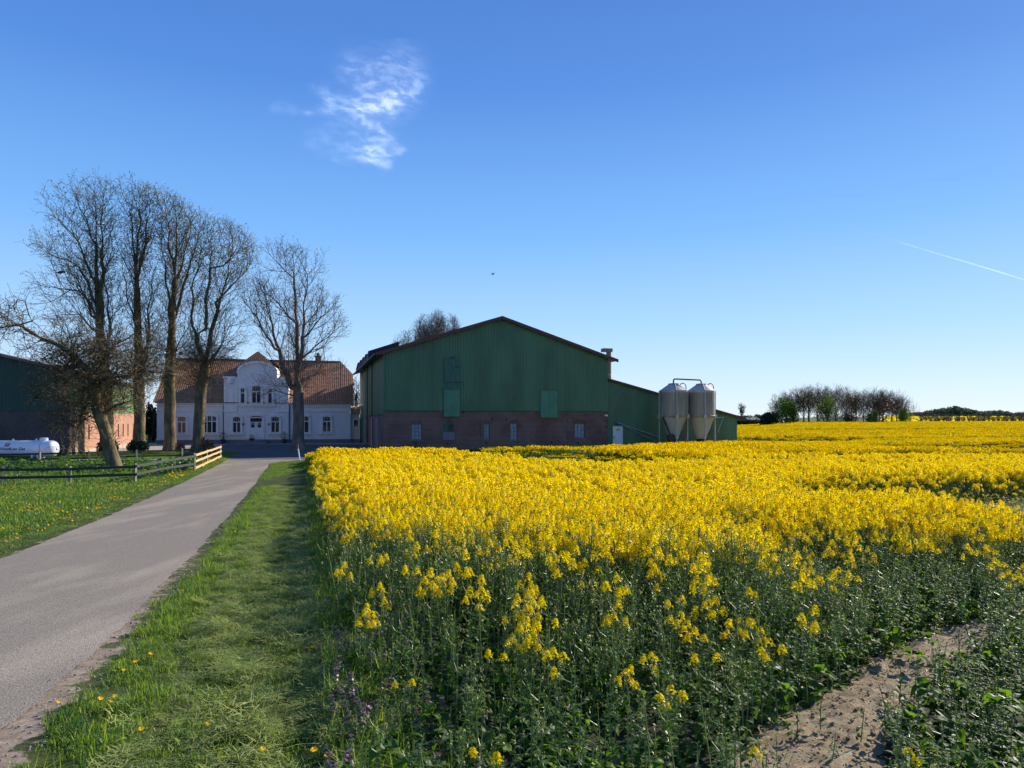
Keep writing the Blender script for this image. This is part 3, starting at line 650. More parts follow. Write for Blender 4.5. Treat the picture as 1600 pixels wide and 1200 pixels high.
def arched_window(r, y, parent, mull, arch=.28, surround=True):
    """white frame with segmental head, transom, mullions; wall opening drawn as deep set glass"""
    a, b, c, d = r; n = 10; f = MB(); w_ = b - a; zs_ = d - arch
    def top(x): t = (x - a) / w_ * 2 - 1; return zs_ + arch * math.sqrt(max(0, 1 - t * t * .85)) 
    f.box(a, a + .07, y - .02, y + .085, c, zs_ + .1); f.box(b - .07, b, y - .02, y + .085, c, zs_ + .1); f.box(a, b, y - .022, y + .058, c, c + .09)
    zt_ = c + (d - c) * .66; f.box(a, b, y - .03, y + .055, zt_ - .05, zt_ + .05)
    for k in range(1, mull): x = a + w_ * k / mull; f.box(x - .05, x + .05, y - .025, y + .05, c, top(x) if mull == 3 else zt_)
    for k in range(n):
        x0 = a + w_ * k / n; x1 = a + w_ * (k + 1) / n
        f.add([(x0, y-.02, top(x0)-.08), (x1, y-.02, top(x1)-.08), (x1, y-.02, top(x1)+.04), (x0, y-.02, top(x0)+.04),
               (x0, y+.06, top(x0)-.08), (x1, y+.06, top(x1)-.08), (x1, y+.06, top(x1)+.04), (x0, y+.06, top(x0)+.04)],
              [(0,1,2,3),(7,6,5,4),(0,4,5,1),(3,2,6,7)])
    k = 1
    nb_ = max(2, int(w_ / .2))
    for q in range(1, nb_): x = a + w_ * q / nb_; f.box(x - .012, x + .012, y - .005, y + .03, zt_, top(x) - .06)
    fo = f.obj('window', M['white_paint'], parent)
    poly = [(a + .03, c + .03), (b - .03, c + .03)] + [(b - .03 - (w_ - .06) * k / n, top(b - .03 - (w_ - .06) * k / n) - .03) for k in range(n + 1)]
    MB().extrude(poly, y + .062, y + .075).obj('pane', M['glass'], fo)
    if surround:
        s_ = MB(); m_ = .2; yb_ = y + .088
        s_.box(a - m_, a - .0, y - .07, yb_, c - .05, zs_ + .05); s_.box(b + .0, b + m_, y - .07, yb_, c - .05, zs_ + .05)
        for k in range(n):
            x0 = a - m_ + (w_ + 2*m_) * k / n; x1 = a - m_ + (w_ + 2*m_) * (k + 1) / n; c0 = min(max(x0, a), b); c1_ = min(max(x1, a), b)
            s_.add([(x0, y-.07, max(top(c0), zs_)+.04), (x1, y-.07, max(top(c1_), zs_)+.04), (x1, y-.07, top(c1_)+.24-.1*(k in (n-1,))), (x0, y-.07, top(c0)+.24-.1*(k==0)),
                    (x0, yb_, max(top(c0), zs_)+.04), (x1, yb_, max(top(c1_), zs_)+.04), (x1, yb_, top(c1_)+.24), (x0, yb_, top(c0)+.24)],
                   [(0,1,2,3),(7,6,5,4),(0,4,5,1),(3,2,6,7),(0,3,7,4),(1,5,6,2)])
        s_.box(a - .35, b + .35, y - .12, yb_, c - .22, c - .06)
        s_.obj('window_surround', M['trimwhite'], fo)
    return fo
hb = MB(); hb.box(0, HW, 0, HD, .0, he); hb.obj('wall', M['plaster'], house)
MB().box(-.03, HW + .03, -.06, HD, -.3, .52).obj('plinth', M['plinth'], house)
rv = -.25
rz_ = lambda py: hp_(401, py)[1]
zp1 = rz_(590); 
g0, g1 = hp_(371.6, 582)[0], hp_(433, 582)[0]; gm = (g0 + g1) / 2
arc = []
for k in range(13):
    a = math.pi * (1 - k / 12); arc.append((gm + (g1 - g0) / 2 * math.cos(a), rz_(584) + (rz_(565.5) - rz_(584)) * (abs(math.sin(a)) ** .75)))
poly = [(ru0, .52), (ru1, .52), (ru1, rz_(592)), (g1 + .02, rz_(590))] + arc[::-1] + [(g0 - .02, rz_(590)), (ru0, rz_(592))]
MB().extrude(poly, rv, 3.5).obj('central_gable', M['plaster'], house)
MB().box(ru0 - .04, ru1 + .04, rv - .07, 0, -.3, .52).obj('plinth', M['plinth'], house)
tr = MB()
def arcband(mb, sc, w0, y0, y1):
    p = [(gm + (x - gm) * sc, rz_(584) + (z - rz_(584)) * sc) for x, z in arc]; q = [(gm + (x - gm) * (sc - w0), rz_(584) + (z - rz_(584)) * (sc - w0 * 1.3)) for x, z in arc]
    for k in range(len(p) - 1):
        mb.add([(p[k][0], y0, p[k][1]), (p[k+1][0], y0, p[k+1][1]), (q[k+1][0], y0, q[k+1][1]), (q[k][0], y0, q[k][1]),
                (p[k][0], y1, p[k][1]), (p[k+1][0], y1, p[k+1][1]), (q[k+1][0], y1, q[k+1][1]), (q[k][0], y1, q[k][1])],
               [(0,1,2,3),(7,6,5,4),(0,4,5,1),(3,2,6,7)])
arcband(tr, 1.035, .12, rv - .18, 3.5); arcband(tr, .80, .05, rv - .08, rv)
zc = rz_(634); tr.box(g0 + .1, g1 - .1, rv - .14, rv, zc - .1, zc + .12)
zc2 = rz_(642.7); tr.box(ru0 - .05, g0 - .1, rv - .12, rv, zc2 - .1, zc2 + .1); tr.box(g1 + .1, ru1 + .05, rv - .12, rv, zc2 - .1, zc2 + .1)
tr.box(ru0 - .1, g0 - .2, rv - .15, .6, rz_(592), rz_(589)); tr.box(g1 + .2, ru1 + .1, rv - .15, .6, rz_(592), rz_(589))
tr.box(ru0 - .02, ru0 + .16, rv - .05, rv, zc2, rz_(592)); tr.box(g0 - .22, g0 - .04, rv - .06, rv, zc2, rz_(592))
tr.box(g1 + .04, g1 + .22, rv - .06, rv, zc2, rz_(592)); tr.box(ru1 - .16, ru1 + .02, rv - .05, rv, zc2, rz_(592))
for uc in ((ru0 + g0) / 2 , (ru1 + g1) / 2):
    tr.box(uc - .3, uc + .3, rv - .045, rv, rz_(631), rz_(609)); tr.box(uc - .4, uc + .4, rv - .05, rv, rz_(637.5), rz_(634))
    tr.lathe([(.02, rz_(601)), (.32, rz_(599)), (.38, rz_(594)), (.28, rz_(590))], 14, c=(uc, rv - .05))
tr.obj('gable_trim', M['trimwhite'], house)
cn = MB()
for a, b in ((-.12, ru0), (ru1, HW + .12)):
    cn = MB(); cn.box(a, b, -.14, -.0, he - .42, he - .28); cn.box(a, b, -.25, 0, he - .12, he + .02); cn.box(a, b, -.10, -.0, hp_(300, 641.5)[1] - .07, hp_(300, 641.5)[1] + .07)
    cn.obj('cornice', M['trimwhite'], house)
for i, r_ in enumerate(W1): arched_window(r_, -.09, house, 3 if i in (1, 2) else 2)
for r_ in W2: arched_window(r_, rv - .09, house, 2)
for i, r_ in enumerate(U2): arched_window(r_, rv - .09, house, 2 if i == 1 else 1, .3, True)
a, b, c, d = DR
f = MB(); zt_ = c + (d - c) * .71
f.box(a, b, rv - .05, rv - .0, c, zt_); f.box((a + b) / 2 - .02, (a + b) / 2 + .02, rv - .075, rv - .05, c, zt_)
for x0, x1 in ((a + .12, (a + b) / 2 - .14), ((a + b) / 2 + .14, b - .12)): f.box(x0, x1, rv - .07, rv - .052, c + .25, c + 1.15)
do = f.obj('front_door', M['white_paint'], house)
pn = MB()
for x0, x1 in ((a + .16, (a + b) / 2 - .18), ((a + b) / 2 + .18, b - .16)):
    for z0_, z1_ in ((1.45, 1.85), (1.92, 2.3)): MB().box(x0, x1, rv - .065, rv - .052, c + z0_, c + z1_).obj('door_pane', M['glass'], do)
arched_window((a, b, zt_ - .05, d), rv - .09, house, 1, .32, False)
ds_ = MB(); ds_.box(a - .22, a, rv - .1, rv, c - .1, d - .3); ds_.box(b, b + .22, rv - .1, rv, c - .1, d - .3); n = 10
for k in range(n):
    t0, t1 = k / n * 2 - 1, (k + 1) / n * 2 - 1; w2 = (b - a) / 2 + .22; xm = (a + b) / 2; zf = lambda t: d - .32 + .36 * math.sqrt(max(0, 1 - t * t * .9))
    ds_.add([(xm + w2 * t0, rv-.1, zf(t0)), (xm + w2 * t1, rv-.1, zf(t1)), (xm + w2 * t1, rv-.1, zf(t1)+.2), (xm + w2 * t0, rv-.1, zf(t0)+.2),
             (xm + w2 * t0, rv, zf(t0)), (xm + w2 * t1, rv, zf(t1)), (xm + w2 * t1, rv, zf(t1)+.2), (xm + w2 * t0, rv, zf(t0)+.2)], [(0,1,2,3),(7,6,5,4),(0,4,5,1),(3,2,6,7),(0,3,7,4),(1,5,6,2)])
ds_.obj('door_surround', M['trimwhite'], house)
st = MB(); st.box(a - .6, b + .6, -1.5, rv - .071, -.2, c - .16); st.box(a - .3, b + .3, -1.1, rv - .071, c - .16, c); st.obj('door_step', M['plinth'], house)
for x in (a - .75, b + .75): MB().box(x - .08, x + .08, rv - .18, rv, c + 1.7, c + 1.98).obj('wall_lamp', M['dark'], house)
for x in (ru0 - .12, ru1 + .12): MB().tube([(x, -.12, he - .2), (x, -.12, .1)], .055, 8).obj('downpipe', M['plinth'], house)
for x in (1.8, 5.4, 9.3, 13.2, 17.5, 20.4): pass
# roof: clipped right end
ov = .35
A = (-ov, -ov, he - .02); B = (HW + ov, -ov, he - .02); C = (HW + ov - 1.6, HD / 2, hr); D = (-ov + .2, HD / 2, hr)
zc_ = hr - 1.8; tcl = (zc_ - he) / (hr - he)
Bm = (HW + ov, -ov + (HD / 2 + ov) * tcl, zc_)
tiled('roof', M['tiles'], house, A, (HW + ov - 1.6, -ov, he - .02), C, D)
tiled('roof_end', M['tiles'], house, (HW + ov - 1.6, -ov, he - .02), B, Bm, (HW + ov - 1.6, -ov + (HD/2 + ov) * tcl, zc_))
tiled('roof_clip', M['tiles'], house, (HW + ov - 1.6, -ov + (HD/2 + ov) * tcl, zc_), Bm, (HW + ov - 1.55, HD / 2, hr), C)
back = MB(); back.add([(-ov, HD + ov, he), (HW + ov, HD + ov, he), (HW + ov - 1.6, HD / 2, hr), (-ov + .2, HD / 2, hr)], [(0, 1, 2, 3)])
back.add([Bm, (HW + ov, HD - .3 - (HD/2) * tcl, zc_), C], [(0, 1, 2)]); back.obj('back_roof', M['tiles_tan'], house, fix=False)
MB().extrude([(0, 0), (1, 0), (1, 1), (0, 1)], 0, .01)
gw = MB(); gw.add([(HW, 0, he), (HW, HD, he), (HW, HD/2 + .6, hr - 1.7), (HW, HD/2 - .6, hr - 1.7)], [(0,1,2,3)]); gw.add([(0, 0, he), (0, HD, he), (0, HD/2, hr - .1)], [(0,1,2)])
gw.obj('gable_end', M['plaster'], house, fix=False)
MB().tube([(-ov + .2, HD/2, hr + .03), (HW + ov - 1.6, HD/2, hr + .03)], .09, 8).obj('ridge_tiles', M['tiles_tan'], house)
# small tiled gable roof behind the curved gable
pk = rz_(553.4) + .55; pm = (hp_(387.8, 566)[0] + hp_(412, 566)[0]) / 2; hw_ = 2.9
zlo = pk - 2.6
tiled('dormer_roof', M['tiles'], house, (pm - hw_*1.0, .3, zlo), (pm, .3, pk), (pm, HD/2 - .5, pk), (pm - hw_, 5.0, zlo)) if False else None
dr = MB(); y0d = 2.2
dr.add([(pm, y0d, pk), (pm - 2.3, y0d, pk - 1.75), (pm - 2.3, HD/2, pk - 1.75), (pm, HD/2 + 1, pk)], [(0, 1, 2, 3)]); dr.add([(pm, y0d, pk), (pm, HD/2 + 1, pk), (pm + 2.3, HD/2, pk - 1.75), (pm + 2.3, y0d, pk - 1.75)], [(0, 1, 2, 3)])
dr.obj('dormer_roof', M['red_trim'], house, fix=False)
tiled('dormer_front', M['tiles'], house, (pm - 2.0, y0d - 1.6, pk - 1.75), (pm + 2.0, y0d - 1.6, pk - 1.75), (pm + .06, y0d + .1, pk), (pm - .06, y0d + .1, pk))
chx = hp_(488, 600)[0]; cc = MB(); cc.box(chx + .1, chx + .85, HD/2 - .4, HD/2 + .4, hr - .8, hr + .75); cc.box(chx + .02, chx + .93, HD/2 - .48, HD/2 + .48, hr + .6, hr + .72)
cc.lathe([(.22, hr + .75), (.22, hr + .95), (.3, hr + .97), (.02, hr + 1.2)], 10, c=(chx + .47, HD/2)); cc.obj('chimney', M['brick'], house)
# annex
AO = HO + Matrix.Rotation(HA, 3, 'Z') @ Vector((HW + .02, .35, 0))
anx = thing('annex', 'low cream annex with tan tiled roof between farmhouse and barn', 'annex', AO, HA)
aw = fac(562, 670, AO, HA)[0]; az = fac(555, 646.5, AO, HA)[1]; ar = fac(555, 636.5, AO + Vector((0, 3, 0)), HA)[1]
MB().box(0, aw, 0, 6, .5, az).obj('wall', M['tan_wall'], anx); MB().box(0, aw + .02, -.04, 6, -.3, .5).obj('plinth', M['plinth'], anx)
tiled('roof', M['tiles_tan'], anx, (0, -.25, az - .02), (aw + .1, -.25, az - .02), (aw + .1, 3, ar + .1), (0, 3, ar + .1))
a, z = fac(551.3, 669, AO, HA); b, z2 = fac(560.5, 655, AO, HA)
f = MB(); f.box(a, b, -.06, -.0, z, z + .12); f.box(a, b, -.06, 0, z2 - .1, z2); f.box(a, a + .1, -.06, 0, z, z2); f.box(b - .1, b, -.06, 0, z, z2); fo = f.obj('window', M['white_paint'], anx)
MB().box(a + .05, b - .05, -.03, -.004, z + .05, z2 - .05).obj('pane', M['glass'], fo)

# ------------------------------------------------------------------ vegetation helpers
def leaf(mb, base, d, L, W, droop=.3, m=0, fold=.15, seg=3, up=Vector((0, 0, 1))):
    base = Vector(base); d = Vector(d).normalized(); side = d.cross(up); side = side.normalized() if side.length > 1e-3 else Vector((1, 0, 0)); nrm = side.cross(d).normalized()
    ws = {3: (.35, 1, .75, .06), 2: (.5, 1, .08), 4: (.3, .85, 1, .7, .05)}[seg]
    rows = []; 
    for i in range(seg + 1):
        t = i / seg; p = base + d * L * t * (1 - droop * .25 * t) - up * droop * L * t * t; w_ = W * ws[i] / 2
        rows.append([p - side * w_ + nrm * fold * w_, p, p + side * w_ + nrm * fold * w_])
    vs = [q for r_ in rows for q in r_]; fs = []
    for i in range(seg):
        for k in range(2): fs.append((i*3+k, i*3+k+1, (i+1)*3+k+1, (i+1)*3+k))
    mb.add(vs, fs, m)
def rdir(el0, el1, az=None):
    az = random.uniform(0, 2 * math.pi) if az is None else az; el = R(random.uniform(el0, el1)); return Vector((math.cos(az) * math.cos(el), math.sin(az) * math.cos(el), math.sin(el)))
def scatter(name, P, rot, scl, ids, protos, mats=None):
    """one object whose geometry nodes place the prototypes on the given points"""
    coll = bpy.data.collections.new(name + '_kinds')
    for i, pme in enumerate(protos):
        o = bpy.data.objects.new('%s_kind.%03d' % (name, i), pme); coll.objects.link(o)
    me = bpy.data.meshes.new(name); P = np.ascontiguousarray(P, np.float32); me.vertices.add(len(P)); me.vertices.foreach_set('co', P.ravel())
    a = me.attributes.new('rot', 'FLOAT_VECTOR', 'POINT'); a.data.foreach_set('vector', np.ascontiguousarray(rot, np.float32).ravel())
    a = me.attributes.new('scl', 'FLOAT_VECTOR', 'POINT'); s3 = np.asarray(scl, np.float32); s3 = np.repeat(s3[:, None], 3, 1) if s3.ndim == 1 else s3; a.data.foreach_set('vector', np.ascontiguousarray(s3).ravel())
    a = me.attributes.new('kid', 'INT', 'POINT'); a.data.foreach_set('value', np.ascontiguousarray(ids, np.int32))
    for m in (mats or protos[0].materials): me.materials.append(m)
    g = bpy.data.node_groups.new(name + '_nodes', 'GeometryNodeTree'); g.interface.new_socket('Geometry', in_out='INPUT', socket_type='NodeSocketGeometry'); g.interface.new_socket('Geometry', in_out='OUTPUT', socket_type='NodeSocketGeometry')
    gi = g.nodes.new('NodeGroupInput'); go = g.nodes.new('NodeGroupOutput'); iop = g.nodes.new('GeometryNodeInstanceOnPoints'); ci = g.nodes.new('GeometryNodeCollectionInfo')
    ci.inputs['Collection'].default_value = coll; ci.inputs['Separate Children'].default_value = True; ci.inputs['Reset Children'].default_value = True
    def na(nm, ty):
        n = g.nodes.new('GeometryNodeInputNamedAttribute'); n.data_type = ty; n.inputs['Name'].default_value = nm; return n.outputs['Attribute']
    g.links.new(gi.outputs[0], iop.inputs['Points']); g.links.new(ci.outputs[0], iop.inputs['Instance']); iop.inputs['Pick Instance'].default_value = True
    g.links.new(na('kid', 'INT'), iop.inputs['Instance Index']); g.links.new(na('rot', 'FLOAT_VECTOR'), iop.inputs['Rotation']); g.links.new(na('scl', 'FLOAT_VECTOR'), iop.inputs['Scale'])
    g.links.new(iop.outputs[0], go.inputs[0])
    o = bpy.data.objects.new(name, me); COL.objects.link(o); md = o.modifiers.new('scatter', 'NODES'); md.node_group = g
    o['kind'] = 'stuff'; return o
def rots(n, tilt=.12):
    return np.stack([rng.normal(0, tilt, n), rng.normal(0, tilt, n), rng.uniform(0, 6.283, n)], -1)
def vnoise(x, y, s, seed=0):
    """smooth value noise in python"""
    x = np.asarray(x) / s + seed * 17.3; y = np.asarray(y) / s - seed * 9.1; xi = np.floor(x); yi = np.floor(y); fx_, fy_ = S(x - xi), S(y - yi)
    h_ = lambda a, b: np.modf(np.abs(np.sin(a * 127.1 + b * 311.7 + seed * 3.7) * 43758.5453))[0]
    return (h_(xi, yi) * (1 - fx_) + h_(xi + 1, yi) * fx_) * (1 - fy_) + (h_(xi, yi + 1) * (1 - fx_) + h_(xi + 1, yi + 1) * fx_) * fy_

# ------------------------------------------------------------------ rapeseed
RM = [M['stem'], M['leaf'], M['leaf_blue'], M['petal'], M['petal_pale'], M['budg']]
def flower(mb, p, s, ax, pale=False):
    ax = Vector(ax).normalized(); u = ax.orthogonal().normalized(); a0 = random.uniform(0, 1.57)
    v = ax.cross(u)
    for k in range(4):
        a = a0 + k * math.pi / 2; d = (u * math.cos(a) + v * math.sin(a)); sd = ax.cross(d); tip = p + d * s + ax * s * .15
        mb.add([p, p + d * s * .6 + sd * s * .42, tip, p + d * s * .6 - sd * s * .42], [(0, 1, 2, 3)], 4 if pale else 3)
def raceme(mb, p, n, L, s, pale=.10):
    up = Vector((0, 0, 1))
    for i in range(n):
        t = (i + .5) / n; a = i * 2.4 + random.random(); r_ = .036 * (1.2 - t * .9) * random.uniform(.7, 1.2)
        q = p + up * L * t * .9 + Vector((math.cos(a) * r_, math.sin(a) * r_, 0)); flower(mb, q, s * random.uniform(.8, 1.15), Vector((math.cos(a), math.sin(a), .35 + t * 1.5)), random.random() < pale)
    mb.add([p + up * (L * .9) + Vector((math.cos(k * 2.1) * .012, math.sin(k * 2.1) * .012, .004 * k)) for k in range(3)] + [p + up * (L * 1.05 + .012)], [(0, 1, 3), (1, 2, 3), (2, 0, 3)], 5)
def rape_near(bloom, leafy_n=9, H=1.0):
    mb = MB(); leafy_n += 3; lean = Vector((random.uniform(-.06, .06), random.uniform(-.06, .06), 0))
    path = [Vector((0, 0, 0)), Vector((0, 0, .35 * H)) + lean * .4, Vector((0, 0, .7 * H)) + lean, Vector((0, 0, .93 * H)) + lean * 1.4]
    mb.tube(path, [.0075, .006, .0045, .003], 4, 0, False)
    def on(t):
        t *= 3; i = min(2, int(t)); return path[i].lerp(path[i + 1], t - i)
    for i in range(leafy_n):
        t = random.uniform(.03, .75); a = i * 2.4 + random.random(); L = random.uniform(.07, .15) * (1.25 - t)
        leaf(mb, on(t), rdir(5, 55, a), L, L * random.uniform(.34, .5), random.uniform(.2, .8), random.choice((1, 1, 2)), .25)
    tips = [path[-1]]
    for i in range(random.choice((3, 4, 5))):
        t = random.uniform(.5, .85); a = i * 2.4 + random.random(); b = on(t); e = b + Vector((math.cos(a) * .09, math.sin(a) * .09, random.uniform(.13, .22) * H)) 
        e.z = min(e.z, path[-1].z * random.uniform(.86, 1.0)); mid = b.lerp(e, .5) + Vector((math.cos(a), math.sin(a), -.3)) * .02
        mb.tube([b, mid, e], [.003, .0025, .002], 3, 0, False); tips.append(e); leaf(mb, b, rdir(20, 60, a), .07, .022, .4, 1, .2, 2)
    for e in tips:
        if random.random() < bloom: raceme(mb, e, random.randint(22, 34), random.uniform(.08, .13), .0155)
        else:
            for k in range(2): leaf(mb, e + Vector((0, 0, k * .006)), rdir(40, 85, k * 1.3), .022, .010, 0, 5, 0, 2)
        for k in range(5): # small pedicels and pods under the head
            q = e - Vector((0, 0, random.uniform(.01, .09))); d = rdir(15, 55); sd = d.orthogonal().normalized() * .0022; mb.add([q - sd, q + sd, q + d * .045], [(0, 1, 2)], random.choice((0, 5)))
    return mb.mesh('rape_plant', RM)
def rape_mid(bloom, H=1.0):
    mb = MB()
    for j in range(2):
        ox = Vector((random.uniform(-.08, .08), random.uniform(-.08, .08), 0)); h = H * random.uniform(.88, 1.0)
        mb.tube([ox, ox + Vector((random.uniform(-.04, .04), random.uniform(-.04, .04), h * .92))], [.008, .004], 3, 0, False)
        for i in range(8):
            t = random.uniform(.1, .85); L = random.uniform(.10, .19) * (1.2 - t); leaf(mb, ox + Vector((0, 0, t * h)), rdir(5, 60), L, L * .45, random.uniform(.2, .7), random.choice((1, 1, 2)), .2, 2)
        for i in range(4):
            a = i * 1.6 + random.random(); rr_ = .0 if i == 0 else random.uniform(.04, .11); e = ox + Vector((math.cos(a) * rr_, math.sin(a) * rr_, h * (.93 if i == 0 else random.uniform(.78, .93)) - .03))
            if i: mb.tube([ox + Vector((0, 0, e.z - .18)), e], [.003, .002], 3, 0, False)
            if random.random() < bloom:
                for k in range(11):
                    al = k * 2.4 + random.random(); t = k / 11; q = e + Vector((math.cos(al) * .042 * (1.1 - t * .75), math.sin(al) * .042 * (1.1 - t * .75), t * .12)); d = Vector((math.cos(al), math.sin(al), .3 + t)).normalized(); u = d.orthogonal().normalized(); v = d.cross(u); s_ = .023
                    mb.add([q - u * s_, q - v * s_, q + u * s_, q + v * s_], [(0, 1, 2, 3)], 4 if random.random() < .12 else 3)
            else: leaf(mb, e, rdir(50, 85), .04, .02, 0, 5, 0, 2)
    return mb.mesh('rape_clump', RM)
def rape_far(bloom, H=1.0, n=26, size=.9):
    mb = MB()
    for j in range(n):
        x, y = random.uniform(-size/2, size/2), random.uniform(-size/2, size/2); h = H * random.uniform(.72, 1.03)
        q = Vector((x, y, 0)); mb.add([q + Vector((-.01, 0, 0)), q + Vector((.01, 0, 0)), q + Vector((0, 0, h * .95))], [(0, 1, 2)], 0)
        for i in range(5):
            t = random.uniform(.25, .9); L = random.uniform(.12, .2) * (1.2 - t) + .03; d = rdir(0, 60); sd = d.cross(Vector((0, 0, 1))).normalized() * L * .25; b = q + Vector((0, 0, t * h)); mb.add([b, b + d * L * .5 + sd, b + d * L, b + d * L * .5 - sd], [(0, 1, 2, 3)], random.choice((1, 1, 2)))
        for i in range(3):
            if random.random() > bloom: continue
            al = random.uniform(0, 6.28); rr_ = random.uniform(0, .09); b = q + Vector((math.cos(al) * rr_, math.sin(al) * rr_, h * random.uniform(.86, .97)))
            for k in range(3):
                a2 = k * 2.1 + random.random(); d = Vector((math.cos(a2), math.sin(a2), .0)); sd = Vector((-d.y, d.x, 0)); s_ = .045
                mb.add([b + d * .055 - sd * s_ * .9 - Vector((0, 0, .02)), b + d * .055 + sd * s_ * .9 - Vector((0, 0, .02)), b + sd * s_ * .35 + Vector((0, 0, .065)), b - sd * s_ * .35 + Vector((0, 0, .065))], [(0, 1, 2, 3)], 4 if random.random() < .08 else 3)
    return mb.mesh('rape_stand', RM)
def bare_poly():   # worked-out ground outline of the bare soil
    pts = [(1145, 1210), (1190, 1150), (1262, 1100), (1350, 1045), (1440, 995), (1560, 968), (1600, 985), (1520, 1035), (1450, 1085), (1405, 1140), (1390, 1260), (1400, 1420), (1150, 1420)]
    out = []
    for px, py in pts:
        d = 5.0
        for _ in range(30): d = (EYE - G((px - 800) / F * d, d)) * F / (py - HZ)
        out.append(((px - 800) / F * d, d))
    return out
BP = np.array(bare_poly())
def inpoly(x, y, P):
    c = np.zeros(np.shape(x), bool); j = len(P) - 1
    for i in range(len(P)):
        xi, yi = P[i]; xj, yj = P[j]
        c ^= ((yi > y) != (yj > y)) & (x < (xj - xi) * (y - yi) / (yj - yi + 1e-12) + xi); j = i
    return c
LOWS = [((-.5, 49), (5.5, 37), 4.5), ((3, 50), (7, 54), 2.5), ((17.5, 42), (30, 43), 3.4), ((38, 58), (54, 58), 10.0), ((25, 80), (33, 82), 6), ((11.6, 17.9), (24, 19.8), 4.4), ((11, 34.5), (14, 34.8), .8), ((16, 47), (19, 46), .8), ((35, 90), (62, 100), 2.0), ((40, 125), (90, 135), 3)]
def field(x, y):
    """height, bloom, leafy of the crop at a place"""
    x = np.asarray(x, float); y = np.asarray(y, float)
    h = .48 + .50 * S((y - 3.5) / 4.2); edge = x - field_l(y)
    h *= .74 + .26 * S((edge + .1) / 1.2)
    xr = S((x - 1.6 - (y - 5) * .18) / 1.6) * (1 - S((y - 7.5) / 3.5))          # leafy low corner on the right
    h *= 1 - .42 * xr
    h *= .90 + .2 * vnoise(x, y, 1.7, 1)
    h *= 1 - .30 * S((x - 6.5 - .2 * (y - 9)) / 2) * (1 - S((y - 14.5) / 2)) * S((y - 7) / 3)
    bl = S((y - 5.0 - 1.0 * np.clip(.8 - x, 0, 2) * (y < 14) - .28 * np.clip(x - 3.0, 0, 6) + vnoise(x, y, 1.3, 2) * 1.6 - .8) / 6.0) ** 1.1 * .86
    bl = np.maximum(bl, .07 * S((y - 3.4) / 1.5) * (1 - .3 * xr)); bl = bl * (1 - .85 * xr)
    bl *= .5 + .5 * S((edge - .05 - .3 * (y < 14)) / .6)
    # thin, stunted band in front of the buildings
    gl = 65 + .29 * (x + 11.7) ; st = S((y - (gl - 17 + 4 * vnoise(x, y, 5, 5))) / 5) * (y < gl + 3) * (x > -3)
    st = st * (1 - .6 * S((x - 8) / 12))
    h *= 1 - .58 * st; bl = bl * (1 - .88 * st)
    for (ax, ay), (bx, by), w_ in LOWS:
        t = np.clip(((x - ax) * (bx - ax) + (y - ay) * (by - ay)) / ((bx - ax) ** 2 + (by - ay) ** 2), 0, 1)
        dd = np.hypot((x - ax - t * (bx - ax)), (y - ay - t * (by - ay))) / w_; k = 1 - S((dd - .7) / .5); h = h * (1 - .80 * k); bl = bl * (1 - .99 * k)
    tl = S(1 - np.abs(np.mod(y * .96 + x * .28 - 7.0 + .6 * vnoise(x, y, 9, 8), 18) - 9) / .45) * (y > 24)
    h = h * (1 - .35 * tl); bl = bl * (1 - .7 * tl)
    return h, np.clip(bl, 0, 1), xr
def field_points(dens, y0, y1, rl=None, xmax=.80):
    A = []
    for ya in np.arange(y0, y1, 2.0 if y1 < 40 else 6.0):
        yb = min(y1, ya + (2.0 if y1 < 40 else 6.0)); xl = field_l(yb) - .1 if yb < 50 else -3.5; xr_ = xmax * yb + 1.5; n = rng.poisson(dens * (yb - ya) * max(0, (xr_ - xl)))
        A.append(np.stack([rng.uniform(xl, xr_, n), rng.uniform(ya, yb, n)], -1))
    A = np.concatenate(A); x, y = A[:, 0], A[:, 1]
    ok = (x > field_l(y) + .12 * np.sin(y * 3.1)) | (y > 50)
    ok &= ~((y > 47.5 + .5 * np.sin(x)) & (x < -2.2)) & ~((y > 64.3 + .29 * (x + 11.7)) & (x < 23.8 + .0)) & ~((y > 60) & (x < .30 * y) & (y > 64.3 + .29 * (x + 11.7)))
    ok &= ~inpoly(x, y, BP.mean(0) + (BP - BP.mean(0)) * .90) | (vnoise(x, y, .35, 61) > .80) & (rng.random(len(x)) < .5)
    for c in (c1, c2): ok &= np.hypot(x - c.x, y - c.y) > 1.1
    return x[ok], y[ok]
def far_ok(x, y): return (x > .317 * y + .3) | (y < 64.3 + .29 * (x + 11.7))
random.seed(11)
N_NEAR = [rape_near(0, 11), rape_near(0, 12), rape_near(.25, 9), rape_near(.5, 8), rape_near(.9, 8), rape_near(.95, 7), rape_near(1, 8), rape_near(1, 6)]
x, y = field_points(46, 3.0, 15.0, xmax=.84); h, bl, lf = field(x, y); n = len(x)
u = rng.random(n); kid = np.where(u < bl, rng.integers(4, 8, n), np.where(rng.random(n) < .05 * (1 - lf), rng.integers(2, 4, n), rng.integers(0, 2, n)))
hs = h * rng.uniform(.8, 1.12, n)
